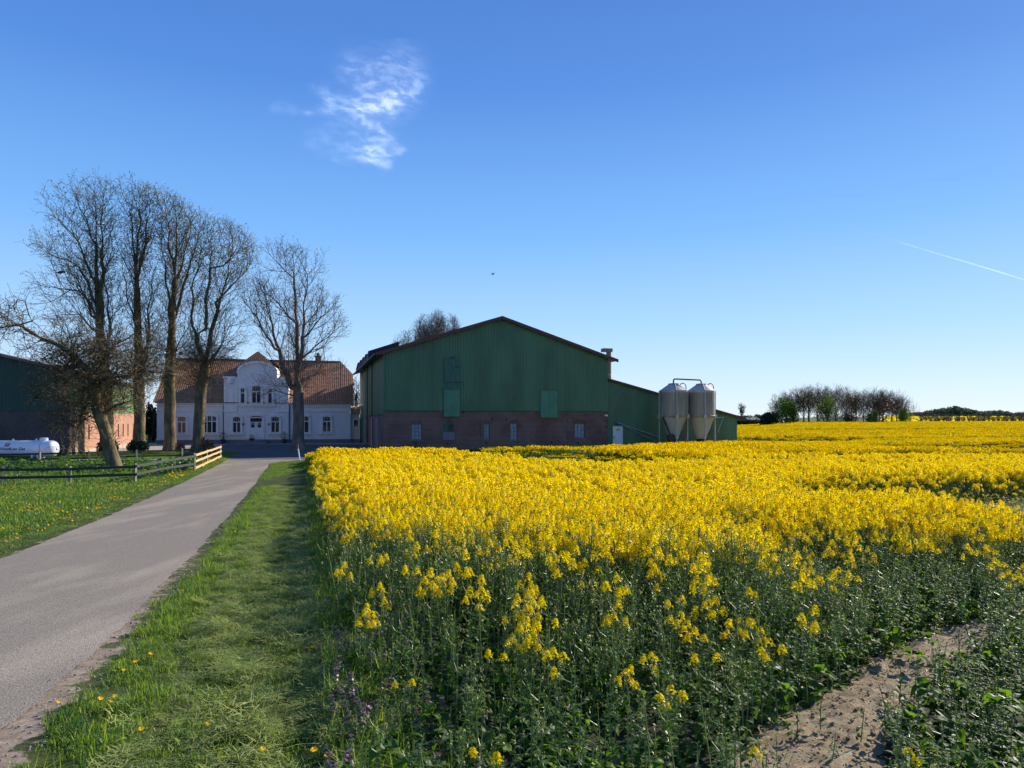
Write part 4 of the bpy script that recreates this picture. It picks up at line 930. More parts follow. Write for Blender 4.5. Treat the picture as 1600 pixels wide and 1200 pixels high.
# tall single flowering stems among the green edge
sc = np.stack([hs ** .5, hs ** .5, hs], -1) * 1.0
keep = np.hypot(x, y) > 3.2
scatter('rapeseed_crop', np.stack([x, y, gz(x, y)], -1)[keep], rots(n, .09)[keep], sc[keep], kid[keep], N_NEAR)
tag(bpy.data.objects['rapeseed_crop'], 'flowering yellow rapeseed plants at the near edge of the field', 'crop')
N_MID = [rape_mid(0), rape_mid(.3), rape_mid(.85), rape_mid(.95), rape_mid(1), rape_mid(1)]
x, y = field_points(21, 14.6, 38, xmax=.80); h, bl, lf = field(x, y); n = len(x); kid = np.where(rng.random(n) < bl * .92, rng.integers(2, 6, n), rng.integers(0, 2, n)); hs = h * rng.uniform(.70, 1.12, n)
tag(scatter('rapeseed_crop', np.stack([x, y, gz(x, y)], -1), rots(n, .06), np.stack([hs ** .5 * 1.1, hs ** .5 * 1.1, hs], -1), kid, N_MID), 'solid yellow rapeseed bloom across the middle of the field', 'crop')
N_FAR = [rape_far(0), rape_far(.25), rape_far(.8), rape_far(.95), rape_far(1), rape_far(1)]
x, y = field_points(2.6, 37.5, 90, xmax=.78); k_ = far_ok(x, y); x, y = x[k_], y[k_]; h, bl, lf = field(x, y); n = len(x); kid = np.where(rng.random(n) < bl, rng.integers(2, 6, n), rng.integers(0, 2, n)); hs = h * rng.uniform(.93, 1.06, n)
tag(scatter('rapeseed_crop', np.stack([x, y, gz(x, y)], -1), rots(n, .03), np.stack([np.ones(n), np.ones(n), hs], -1), kid, N_FAR), 'yellow rapeseed reaching back to the barn and silos', 'crop')
x, y = field_points(.9, 89, 246, xmax=.76); k_ = (x > .315 * y); x, y = x[k_], y[k_]; h, bl, lf = field(x, y); n = len(x); kid = np.where(rng.random(n) < bl, rng.integers(2, 6, n), rng.integers(0, 2, n)); hs = h * rng.uniform(.93, 1.06, n)
tag(scatter('rapeseed_crop', np.stack([x, y, gz(x, y)], -1), rots(n, .02), np.stack([np.ones(n) * 1.45, np.ones(n) * 1.45, hs], -1), kid, N_FAR), 'far yellow rapeseed slope below the copse', 'crop')
# low leaves around the bare soil and the field foot
def rosette(nl, L0, up=(5, 60)):
    mb = MB()
    for i in range(nl):
        L = L0 * random.uniform(.6, 1.15); d = rdir(*up, i * 2.4 + random.random()); leaf(mb, Vector((random.uniform(-.02, .02), random.uniform(-.02, .02), 0)) + d * .02, d, L, L * random.uniform(.35, .5), random.uniform(.2, .9), random.choice((1, 1, 2)), .3)
    return mb.mesh('rape_rosette', RM)
ROS = [rosette(8, .11), rosette(10, .13), rosette(7, .09), rosette(12, .14, (20, 75))]
x, y = field_points(60, 3.2, 11, xmax=.84); n = len(x); h, bl, lf = field(x, y); k_ = rng.random(n) < (.30 + .7 * lf + .35 * (y < 6)); x, y = x[k_], y[k_]; n = len(x)
tag(scatter('leafy_undergrowth', np.stack([x, y, gz(x, y) + .01 + rng.uniform(0, .25, n) * (rng.random(n) < .6)], -1), rots(n, .15), rng.uniform(.7, 1.25, n), rng.integers(0, 4, n), ROS), 'broad green rape leaves along the foot of the field', 'undergrowth')

# ------------------------------------------------------------------ grass
GM = [M['grass'], M['grass_dark'], M['hay'], M['dandelion'], M['purple'], M['stem']]
def tuft(nb, H, W, spread, lay=0, m=(0, 1)):
    mb = MB()
    for i in range(nb):
        a = random.uniform(0, 6.28); r_ = spread * math.sqrt(random.random()); b = Vector((math.cos(a) * r_, math.sin(a) * r_, random.uniform(0, .02) if lay else 0)); L = H * random.uniform(.5, 1.2)
        d = rdir(0, 22) if lay else rdir(45, 88); sd = Vector((-d.y, d.x, 0)); sd = (sd.normalized() if sd.length > .01 else Vector((1, 0, 0))) * W / 2
        m1 = b + d * L * .5; tip = b + d * L + Vector((d.x, d.y, -.5)) * L * .22
        mb.add([b - sd, b + sd, m1 + sd * .8, m1 - sd * .8, tip], [(0, 1, 2, 3), (3, 2, 4)], random.choice(m))
    return mb.mesh('grass_tuft', GM)
T_SHORT = [tuft(34, .055, .005, .075), tuft(34, .045, .005, .08, 0, (0,)), tuft(30, .05, .004, .07, 0, (1, 1, 2))]
T_HAY = [tuft(40, .075, .0042, .10, 1, (2,)), tuft(38, .065, .004, .09, 1, (2, 2, 1)), tuft(38, .085, .004, .11, 1, (2, 0, 1))]
T_TALL = [tuft(26, .17, .006, .06), tuft(22, .14, .006, .05, 0, (1,)), tuft(24, .20, .006, .07)]
T_FAR = [tuft(40, .10, .012, .22), tuft(40, .08, .012, .22, 0, (0, 1, 2)), tuft(40, .09, .012, .22, 0, (1,)), tuft(40, .07, .010, .20, 1, (2, 2, 0))]
def band(x0f, x1f, y0, y1, dens):
    A = []
    for ya in np.arange(y0, y1, 1.0):
        yb = min(y1, ya + 1); a, b = x0f(ya + .5), x1f(ya + .5); n = rng.poisson(dens * max(0, b - a) * (yb - ya)); t = rng.random(n); yy = rng.uniform(ya, yb, n)
        A.append(np.stack([np.array([x0f(q) for q in yy]) + t * (np.array([x1f(q) for q in yy]) - np.array([x0f(q) for q in yy])), yy], -1) if n else np.zeros((0, 2)))
    A = np.concatenate(A); return A[:, 0], A[:, 1]
x, y = band(road_r, lambda q: field_l(q) + .15, 3.0, 28, 320); n = len(x); e = x - road_r(y); wv = field_l(y) - road_r(y)
k_ = rng.random(n) < np.clip((e - .06 - .26 * vnoise(x, y, .5, 4)) / .30, 0, 1); x, y, e, wv = x[k_], y[k_], e[k_], wv[k_]; n = len(x)
hay = S((e - .55) / .35) * (vnoise(x, y, .45, 9) * .7 + .45 * vnoise(x, y, .16, 3)); u = rng.random(n)
kid = np.where(u < hay * .75, rng.integers(3, 6, n), np.where((rng.random(n) < .10 * (1 - S((e - .6) / .5))) | (e > wv - .25) & (rng.random(n) < .45), rng.integers(6, 9, n), rng.integers(0, 3, n)))
zoff = np.where(kid // 3 == 1, rng.uniform(.0, .04, n) + .05 * vnoise(x, y, .3, 33) * vnoise(x, y, .11, 35) * 2, 0)
kp_ = rng.random(n) < .35 + 1.1 * vnoise(x, y, .17, 37); x, y, kid, zoff = x[kp_], y[kp_], kid[kp_], zoff[kp_]; n = len(x)
tag(scatter('verge_grass', np.stack([x, y, gz(x, y) + zoff], -1), rots(n, .2), rng.uniform(.7, 1.2, n) * (.55 + 1.0 * vnoise(x, y, .22, 31)), kid, T_SHORT + T_HAY + T_TALL), 'mown grass and pale clippings on the verge between road and field', 'grass')
x, y = band(road_r, lambda q: min(field_l(q) + .15, -11.2), 27.5, 47.4, 120); n = len(x); e = x - road_r(y); k_ = (e > .1 + .15 * vnoise(x, y, .6, 4)) & (e > .10 * np.maximum(0, y - 44) ** 2); x, y, e = x[k_], y[k_], e[k_]; n = len(x)
kid = np.where(rng.random(n) < S((e - .4) / .5) * (.25 + .7 * vnoise(x, y, .5, 2)), 3, rng.integers(0, 3, n))
tag(scatter('verge_grass', np.stack([x, y, gz(x, y)], -1), rots(n, .1), rng.uniform(.6, 1.0, n) * (.35 + .9 * vnoise(x, y * .6, .5, 41)), kid, T_FAR), 'far part of the mown verge running up to the farmyard', 'grass')
def meadow_x0(q): return max(-.78 * q - 2, -34)
x, y = band(meadow_x0, lambda q: road_l(q) - .05, 7.5, 28.8, 42); n = len(x); e = road_l(y) - x; k_ = rng.random(n) < np.clip(e / .5 + .1, 0, 1) ; x, y, e = x[k_], y[k_], e[k_]; n = len(x)
kid = np.where(e < 1.2, rng.integers(1, 4, n), rng.integers(0, 3, n)); sc_ = rng.uniform(.8, 1.4, n) * np.where(e < 1.2, .55, 1.0 + .7 * vnoise(x, y, 2.2, 6))
tag(scatter('meadow_grass', np.stack([x, y, gz(x, y)], -1), rots(n, .12), sc_, kid, T_FAR), 'bright green meadow grass left of the road', 'grass')
x, y = band(lambda q: max(-16.0 - .28 * (q - 29) - (0 if q > 31 else 6 ), -40), lambda q: road_l(q) - .05, 28.8, 51.5, 40); n = len(x)
tag(scatter('meadow_grass', np.stack([x, y, gz(x, y)], -1), rots(n, .12), rng.uniform(.6, 1.1, n), rng.integers(0, 3, n), T_FAR), 'narrow grass strip between fence and road', 'grass')
x, y = band(lambda q: -45, lambda q: -19.5 - .25 * (q - 46), 50.8, 62, 14); n = len(x)
tag(scatter('lawn_grass', np.stack([x, y, gz(x, y)], -1), rots(n, .12), rng.uniform(.9, 1.5, n), rng.integers(0, 3, n), T_FAR), 'shaded lawn under the tall trees', 'grass')
# dandelions
def dandelion(stem=.08):
    mb = MB(); mb.tube([(0, 0, 0), (.004, 0, stem)], [.0022, .0018], 4, 5, False)
    for ring, (rr_, zz_, k) in enumerate(((.019, .0, 14), (.013, .004, 11), (.007, .007, 7))):
        for i in range(k):
            a = i / k * 6.283 + ring * .3; d = Vector((math.cos(a), math.sin(a), .12 + ring * .35)); sd = Vector((-d.y, d.x, 0)) * .0036; p = Vector((.004, 0, stem + zz_)); mb.add([p - sd * .4, p + sd * .4, p + d * rr_ + sd, p + d * rr_ - sd], [(0, 1, 2, 3)], 3)
    return mb
dm = dandelion()
pd = [(88, 1093), (157, 1090), (169, 1091), (182, 1083), (210, 1031), (218, 1031), (193, 1043), (233, 1023), (415, 1167), (495, 1170), (510, 1181), (522, 1175), (226, 1136), (604, 1130), (738, 1093), (489, 1008), (367, 830), (340, 824), (301, 892), (286, 920), (322, 1132), (593, 1045)]
looks = ['alone', 'in the cut grass', 'close to the field']
first = None; WORDS = {}
DL = ['dandelion on the sandy road edge, leftmost of all', 'dandelion at the left of a close trio by the road edge', 'dandelion in the middle of a close trio by the road edge', 'dandelion at the upper right of the trio by the road edge',
 'left of two touching dandelions between road and clippings', 'right of two touching dandelions between road and clippings', 'dandelion just below the touching pair', 'single dandelion just above the touching pair',
 'large dandelion at the bottom of the clippings, leftmost in its row', 'second dandelion in the row at the bottom of the clippings', 'lowest dandelion in the row at the bottom of the clippings', 'rightmost dandelion in the row at the bottom of the clippings',
 'small dandelion alone in short grass below the trio', 'dandelion at the shaded foot of the field beside purple weeds', 'dandelion among rape stems right of the purple weeds', 'dandelion in the middle of the shaded clippings',
 'right of two dandelions farthest up the verge', 'left of two dandelions farthest up the verge', 'upper of two lone dandelions at the curved grass edge', 'lower of two lone dandelions at the curved grass edge', 'faded dandelion deep in the mown grass', 'dandelion just where clippings meet the tall crop']
for i, (px, py) in enumerate(pd):
    d = 5.0
    for _ in range(30): d = (EYE - G((px - 800) / F * d, d) - .09) * F / (py - HZ)
    if first is None: first = tag(dm.obj('dandelion', GM, fix=False)); o = first
    else: o = first.copy(); COL.objects.link(o)
    xx = (px - 800) / F * d; o.location = (xx, d, G(xx, d)); o.rotation_euler = (random.uniform(-.25, .1), random.uniform(-.2, .2), random.random() * 6); o.scale = [.95 * random.uniform(.85, 1.2)] * 3
    tag(o, DL[i], 'dandelion', 'dandelions in the verge')
x, y = band(meadow_x0, lambda q: road_l(q) - .3, 9, 30, 11); n = len(x); k_ = rng.random(n) < S((vnoise(x, y, 1.6, 12) * .6 + vnoise(x, y, .6, 13) * .5 - .38) / .3) * 1.0; x, y = x[k_], y[k_]; n = len(x)
tag(scatter('dandelion_patch', np.stack([x, y, gz(x, y) + .05], -1), rots(n, .25), rng.uniform(.9, 1.7, n), np.zeros(n), [dandelion(.05).mesh('dandelion_head', GM)]), 'drifts of yellow dandelions in the meadow left of the road', 'flowers')
x, y = band(lambda q: road_l(q) - 1.4, lambda q: road_l(q) - .3, 29, 50, 5); n = len(x)
tag(scatter('dandelion_patch', np.stack([x, y, gz(x, y) + .05], -1), rots(n, .25), rng.uniform(1.4, 2.2, n), np.zeros(n), [dandelion(.05).mesh('dandelion_head', GM)]), 'dandelions along the road edge near the yellow fence', 'flowers')
# purple dead-nettle
def nettle():
    mb = MB(); H = random.uniform(.16, .26); mb.tube([(0, 0, 0), (random.uniform(-.02, .02), 0, H)], [.003, .002], 4, 5, False)
    for k in range(6):
        z = H * (.35 + .65 * k / 5)
        for i in range(5): d = rdir(-5, 40, i * 1.257 + k); leaf(mb, (0, 0, z), d, .03 * (1.3 - .12 * k), .022, .4, 4 if k > 2 and random.random() < .75 else 1, .1, 2)
    return mb.mesh('dead_nettle', GM)
x, y = band(lambda q: field_l(q) - .30, lambda q: field_l(q) + .75, 3.4, 8.2, 90); n = len(x); k_ = rng.random(n) < .75 * (1 - S((y - 6) / 2.2)) * S((vnoise(x, y, .5, 21) - .1) / .4); x, y = x[k_], y[k_]; n = len(x)
tag(scatter('dead_nettle', np.stack([x, y, gz(x, y)], -1), rots(n, .2), rng.uniform(.7, 1.4, n), rng.integers(0, 4, n), [nettle() for _ in range(4)]), 'purple dead nettle between verge and rapeseed', 'weeds')
x, y = band(lambda q: field_l(q) - .30, lambda q: field_l(q) + .35, 3.4, 46, 26); n = len(x)
tag(scatter('edge_grass', np.stack([x, y, gz(x, y)], -1), rots(n, .15), rng.uniform(.9, 1.9, n), rng.integers(0, 3, n), T_TALL), 'longer grass at the foot of the field edge', 'grass')
# soil patch
xs2 = np.arange(-.2, 9.0, .035); ys2 = np.arange(2.6, 9.6, .035); X2, Y2 = np.meshgrid(xs2, ys2)
def fbm(x, y, s, seed): return sum(vnoise(x, y, s / 2 ** k, seed + k) / 1.9 ** k for k in range(5)) / 2
nz = fbm(X2, Y2, .5, 30); cl_ = fbm(X2, Y2, .09, 40)
msk = inpoly(X2, Y2, BP.mean(0) + (BP - BP.mean(0)) * 1.18).astype(float)
for _ in range(3):
    for ax_ in (0, 1):
        msk = sum(np.roll(msk, q, ax_) for q in range(-4, 5)) / 9
Z2 = gz(X2, Y2) - .07 + .11 * msk + .028 * (nz - .5) + .045 * (cl_ - .5) ** 1 + .02 * S((cl_ - .62) / .1)
V = np.stack([X2, Y2, Z2], -1).reshape(-1, 3); nx, ny = len(xs2), len(ys2); idx = np.arange(nx * ny).reshape(ny, nx)
Fq = np.stack([idx[:-1, :-1], idx[:-1, 1:], idx[1:, 1:], idx[1:, :-1]], -1).reshape(-1, 4)

def soil_mat():
    m, t, p, o = node_mat('dry_sandy_soil'); co = coords(t); n = noise(t, 4.5, 12, .78, co=co); r = ramp(t, [(.32, (.10, .070, .038)), (.47, (.24, .19, .12)), (.72, (.39, .325, .215))]); t.links.new(n.outputs[0], r.inputs[0])
    t.links.new(r.outputs[0], p.inputs['Base Color']); p.inputs['Roughness'].default_value = .95; p.inputs['Specular IOR Level'].default_value = .1; n2 = noise(t, 55, 6, .75, co=co); bump(t, p, n2.outputs[0], .8, .012); return m
M['soil'] = soil_mat()
tag(link('soil', np_mesh('soil', V, Fq, [M['soil']], smooth=True)), kind='structure')
gx_, gy_ = band(lambda q: road_r(q) - .10, lambda q: road_r(q) + .35, 3.0, 22, 330); n = len(gx_)
STONE = simple('road_grit', (.26, .23, .20), .9, .5, 60, kind='Object')
def grit():
    bm = bmesh.new(); bmesh.ops.create_icosphere(bm, subdivisions=1, radius=1)
    for v in bm.verts: v.co *= random.uniform(.6, 1.2); v.co.z *= .6
    me = bpy.data.meshes.new('grit'); bm.to_mesh(me); bm.free(); me.materials.append(STONE); return me
tag(scatter('road_grit', np.stack([gx_, gy_, gz(gx_, gy_) + .006], -1), rots(n, .5), rng.gamma(1.5, .0028, n) + .0015, rng.integers(0, 3, n), [grit() for _ in range(3)]), 'loose grit along the crumbling right edge of the road', 'grit')
# small clods and stones on the soil
def clod():
    bm = bmesh.new(); bmesh.ops.create_icosphere(bm, subdivisions=2, radius=1)
    for v in bm.verts: v.co *= random.uniform(.7, 1.2); v.co.z *= .6
    me = bpy.data.meshes.new('clod'); bm.to_mesh(me); bm.free(); me.materials.append(M['soil']); return me
x, y = rng.uniform(0, 8, 14000), rng.uniform(2.8, 9, 14000); k_ = inpoly(x, y, BP); x, y = x[k_], y[k_]; n = len(x)
tag(scatter('soil_clods', np.stack([x, y, gz(x, y) + .05], -1), rots(n, .5), rng.gamma(1.5, .0027, n) + .0015, rng.integers(0, 4, n), [clod() for _ in range(4)]), 'crumbs and clods of dry earth on the bare soil', 'soil')
def litter():
    mb = MB()
    for _ in range(7): leaf(mb, (random.uniform(-.06, .06), random.uniform(-.06, .06), .004), rdir(-4, 14), random.uniform(.02, .07), random.choice((.003, .004, .014)), .1, random.choice((0, 2)), .1, 2)
    return mb.mesh('litter', [simple('dry_stalk_litter', (.30, .22, .12), .9, .3, 20), M['stem'], simple('brown_leaf_litter', (.16, .09, .05), .9, .3, 20)])
x, y = rng.uniform(0, 8, 3000), rng.uniform(2.8, 9, 3000); k_ = inpoly(x, y, BP); x, y = x[k_], y[k_]; n = len(x)
tag(scatter('soil_litter', np.stack([x, y, gz(x, y) + .048], -1), rots(n, .2), rng.uniform(.5, 1.2, n), rng.integers(0, 3, n), [litter() for _ in range(3)]), 'dry stalks and leaf scraps lying on the bare soil', 'litter')
# individual young plants on the bare soil
YP = [(1282, 1150, 'lone young rape plant low on the bare soil', .9), (1385, 1165, 'young rape plant where the bare soil meets the right weeds', 1.0), (1245, 1165, 'spindly seedling left of the two young plants on bare soil', .8), (1300, 1085, 'small seedling in the middle of the bare soil', .6), (1345, 1170, 'thin young rape plant between two bushier ones on bare soil', .8), (1405, 1110, 'tall thin stem rising from the bare soil', 1.1), (1465, 1070, 'leafless weed stem at the far end of the bare soil', .9), (1190, 1140, 'bushy young plant at the left border of bare soil', 1.1), (1300, 1200, 'seedling cut by the bottom edge of the photo', .6)]
for i, (px, py, lab, sc_) in enumerate(YP):
    d = 5.0
    for _ in range(30): d = (EYE - G((px - 800) / F * d, d)) * F / (py - HZ)
    xx = (px - 800) / F * d; t = thing('young_rape_plant', lab, 'plant', (xx, d, G(xx, d) + .04), random.random() * 6, 'young plants on the bare soil')
    H = .26 * sc_; s_ = MB(); s_.tube([(0, 0, 0), (.01, .01, H * .6), (0, .02, H)], [.004, .003, .002], 5, 0, False); s_.obj('stem', RM, t, fix=False)
    l = MB()
    for k in range(10): tt = random.uniform(.05, .95); L = .10 * sc_ * (1.2 - tt * .8); leaf(l, (0, 0, H * tt), rdir(10, 60, k * 2.4), L, L * .42, .5, random.choice((1, 2)), .25)
    l.obj('leaves', RM, t, fix=False)

# ------------------------------------------------------------------ enclosure groundcover
def lush():
    mb = MB()
    for i in range(14):
        L = random.uniform(.16, .30); d = rdir(10, 65); p = Vector((random.uniform(-.2, .2), random.uniform(-.2, .2), random.uniform(.1, .38))); leaf(mb, p, d, L, L * .8, random.uniform(.3, .8), 0, .2)
    return mb.mesh('lush_clump', [M['cress']])
fr_l = lambda q: -34; 
def fence_x(q): return float(np.interp(q, [28.5, 29, 30.5, 33.5, 37.8, 51.5], [-34, -18.3, -16.3, -16.8, -17.1, -21.2])) - .15
x, y = band(fr_l, fence_x, 30.5, 45, 10); n = len(x); dns = vnoise(x, y, 2.2, 55) * 1.3 - .05 + .25 * (y > 37); k_ = (rng.random(n) < dns) & (y > 29.6 + .0 * x); x, y = x[k_], y[k_]; n = len(x)
scl_ = rng.uniform(.5, 1.0, n) * (.55 + .6 * S((y - 32) / 6))
tag(scatter('leafy_groundcover', np.stack([x, y, gz(x, y) - .05], -1), rots(n, .15), scl_, rng.integers(0, 4, n), [lush() for _ in range(4)]), 'lush broad leaved ground cover inside the fenced corner', 'ground cover')
x, y = band(lambda q: -34, fence_x, 28.7, 48, 12); n = len(x)
tag(scatter('long_grass', np.stack([x, y, gz(x, y)], -1), rots(n, .15), rng.uniform(1.0, 2.2, n), rng.integers(0, 3, n), T_FAR), 'long rough grass behind the old rail fence', 'grass')

# ------------------------------------------------------------------ fences
def fence(label, pts, rails, hts, mats, pw=.09, rh=.11, name='rail_fence', mid=0):
    t = thing(name, label, 'fence', (pts[0][0], pts[0][1], G(*pts[0]))); O = t.location.copy()
    W3 = [Vector((p[0], p[1], G(*p))) - O for p in pts]
    for i, p in enumerate(W3):
        h = hts[i]; lean = Vector((random.uniform(-.02, .02), random.uniform(-.02, .02), 0)); b = MB(); b.beam(p + Vector((0, 0, -.3)), p + lean + Vector((0, 0, h + .07)), pw, pw); b.obj('post', mats[0], t)
    for i in range(len(W3) - 1):
        a, b_ = W3[i], W3[i + 1]; d = (b_ - a); d.z = 0; d.normalize(); off = Vector((d.y, -d.x, 0)) * (pw / 2 + .022)
        for fr in rails:
            r_ = MB(); j = random.uniform(-.02, .02); r_.beam(a + off + Vector((0, 0, fr * hts[i] + j)) - d * .04, b_ + off + Vector((0, 0, fr * hts[i + 1] - j)) + d * .04, .035, rh)
            r_.obj('rail', mats[1], t)
    return t
P_ = lambda px, d: ((px - 800) / F * d, d)
fence('old grey rail fence curving between meadow and leafy enclosure', [(-34.0, 28.6), (-27.2, 28.8), P_(4, 28.9), P_(109, 29.1), P_(211, 30.6), P_(247, 33.6), P_(304, 37.8)], (.92, .48), [.72] * 4 + [.76, .82, .90], (M['wood_pale'], M['wood_old']))
A_ = Vector((*P_(304, 37.85), 0)); B_ = Vector((*P_(344.5, 51.6), 0)); pts = [tuple(A_.lerp(B_, (k / 5) ** 1.0)[:2]) for k in range(6)]
fence('new yellow wooden rail fence beside the road bend', pts, (.95, .60, .22), [.92] * 6, (M['wood_pale'], M['wood_new']), .08, .12)
fence('dark rear rail fence along the gravel path in front of the trees', [P_(344, 51.8), P_(285, 50.4), P_(213, 48.4), P_(139, 46.2), P_(62, 44.6), P_(-10, 43.5), P_(-90, 43)], (.93, .45), [.9, .72, .70, .72, .70, .7, .7], (M['wood_pale'], M['wood_old']))
mp = thing('marker_post', 'thin leaning red and white marker post at the edge of the yard', 'post', gpx(468.3, 49.5)); e_ = at(465, 694.5, 49.5) - mp.location
f = MB(); f.tube([(0, 0, 0), e_ * .72], .045, 8); f.obj('white_shaft', M['trimwhite'], mp); f = MB(); f.tube([e_ * .722, e_], .045, 8); f.obj('red_tip', M['pipe_red'], mp)
# pale boulder behind the crop
bm = bmesh.new(); bmesh.ops.create_icosphere(bm, subdivisions=3, radius=1)
for v in bm.verts: v.co *= 1 + .12 * math.sin(v.co.x * 3 + 1) * math.cos(v.co.z * 4); v.co = Vector((v.co.x * .40, v.co.y * .4, v.co.z * .62))
me = bpy.data.meshes.new('boulder'); bm.to_mesh(me); bm.free(); me.materials.append(M['stone']); [setattr(p, 'use_smooth', True) for p in me.polygons]
o = link('boulder', me); o.location = gpx(528.5, 49.8) + Vector((0, 0, .32)); tag(o, 'pale rounded boulder peeping over the far left corner of the crop', 'boulder')
# pots
def leafball(mb, c, r, n, s, m=0, sq=1.0):
    for _ in range(n):
        d = rdir(-80, 90); p = Vector(c) + Vector((d.x * r, d.y * r, d.z * r * sq)) * random.random() ** .4; q = rdir(-40, 80); leaf(mb, p, q, s, s * .5, .3, m, .1, 2)
for i, (px, lab, hh) in enumerate(((350.5, 'potted shrub left of the farmhouse door', 1.45), (445.5, 'potted shrub right of the farmhouse door', 1.3))):
    u, z = hp_(px, 690); t = thing('potted_shrub', lab, 'potted plant', HO + Matrix.Rotation(HA, 3, 'Z') @ Vector((u, -1.0, .05)), 0, 'potted shrubs by the farmhouse')
    MB().lathe([(.22, 0), (.30, .5), (.32, .52), (.26, .5)], 16).obj('pot', M['pot'], t); f = MB(); leafball(f, (0, 0, .95), .52, 260, .12); f.obj('foliage', M['shrub'], t, fix=False); MB().tube([(0, 0, .4), (0, 0, .9)], .03, 6).obj('stem', M['bark'], t)
u, z = hp_(395, 690); t = thing('door_basket', 'small dark planted basket on the step by the front door', 'basket', HO + Matrix.Rotation(HA, 3, 'Z') @ Vector((u, -.95, .42)))
MB().lathe([(.22, 0), (.34, .25), (.3, .27)], 14).obj('basket', M['pot'], t); f = MB(); leafball(f, (0, 0, .45), .28, 90, .12); f.obj('foliage', M['shrub'], t, fix=False)

# ------------------------------------------------------------------ trees
def colonize(P, par, A, D, dk, di, iters, trop, jit=.25, inert=.6):
    P = [np.asarray(p, float) for p in P]; par = list(par); n0 = len(P); A = A.copy()
    def near(A_, N):
        out_d = np.full(len(A_), 1e9); out_i = np.zeros(len(A_), int)
        for s0 in range(0, len(N), 400):
            d = np.linalg.norm(A_[:, None] - N[None, s0:s0 + 400], axis=2); i = d.argmin(1); dd = d[np.arange(len(A_)), i]; k = dd < out_d; out_d[k] = dd[k]; out_i[k] = i[k] + s0
        return out_d, out_i
    N = np.array(P); nd, ni = near(A, N); k = nd > dk; A, nd, ni = A[k], nd[k], ni[k]
    dirv = np.zeros_like(N); pa_ = np.array(par); k2 = pa_ >= 0; dirv[k2] = N[k2] - N[pa_[k2]]; dirv /= np.linalg.norm(dirv, axis=1)[:, None] + 1e-9
    for it in range(iters):
        act = nd < di
        if not act.any(): break
        ids = ni[act]; v = A[act] - N[ids]; v /= np.linalg.norm(v, axis=1)[:, None] + 1e-9
        un, inv = np.unique(ids, return_inverse=True); acc = np.zeros((len(un), 3)); np.add.at(acc, inv, v)
        acc /= np.linalg.norm(acc, axis=1)[:, None] + 1e-9; acc += np.asarray(trop) + dirv[un] * inert * (un >= n0)[:, None] + rng.normal(0, jit, acc.shape); acc /= np.linalg.norm(acc, axis=1)[:, None] + 1e-9
        new = N[un] + acc * D; st = len(N); N = np.concatenate([N, new]); dirv = np.concatenate([dirv, acc]); par.extend(un.tolist())
        d = np.linalg.norm(A[:, None] - new[None], axis=2); i = d.argmin(1); dd = d[np.arange(len(A)), i]; k = dd < nd; nd = np.where(k, dd, nd); ni = np.where(k, i + st, ni)
        k = nd > dk; A, nd, ni = A[k], nd[k], ni[k]
        if len(A) == 0: break
        if len(N) > 40000: break
    return N, np.array(par)
def tube_mesh(name, N, par, rad, mat, k=5, kmin=3):
    """one ring per node plus a start ring for every side shoot"""
    n = len(N); dirs = np.zeros((n, 3)); ch = np.zeros(n, int) - 1
    has = par >= 0; dirs[has] = N[has] - N[par[has]]
    root = ~has; 
    best = np.zeros(n) - 1
    order = np.argsort(rad[has]); ids = np.where(has)[0][order]; ch[par[ids]] = ids      # thickest child wins
    dirs[root] = N[ch[root]] - N[root]
    dirs /= np.linalg.norm(dirs, axis=1)[:, None] + 1e-9
    ref = np.where(np.abs(dirs[:, :1]) < .8, np.array([[1., 0, 0]]), np.array([[0, 1., 0]])); u = np.cross(dirs, ref); u /= np.linalg.norm(u, axis=1)[:, None] + 1e-9; v = np.cross(dirs, u)
    an = np.arange(k) / k * 2 * np.pi; ring = lambda c, u_, v_, r_: (c[:, None] + (u_[:, None] * np.cos(an)[None, :, None] + v_[:, None] * np.sin(an)[None, :, None]) * r_[:, None, None])
    R1 = ring(N, u, v, rad).reshape(-1, 3); e = np.where(has)[0]; sidee = e[ch[par[e]] != e]; R2 = ring(N[par[sidee]], u[sidee], v[sidee], np.minimum(rad[sidee] * 1.15, rad[par[sidee]])).reshape(-1, 3)
    start = par.copy(); sidx = np.zeros(n, int); sidx[sidee] = np.arange(len(sidee)) + n
    st = np.where(np.isin(np.arange(n), sidee), sidx, par)
    a = (st[e] * k)[:, None] + np.arange(k); a2 = (st[e] * k)[:, None] + (np.arange(k) + 1) % k; b = (e * k)[:, None] + np.arange(k); b2 = (e * k)[:, None] + (np.arange(k) + 1) % k
    Fq = np.stack([a, a2, b2, b], -1).reshape(-1, 4); return np_mesh(name, np.concatenate([R1, R2]), Fq, [mat], smooth=True)
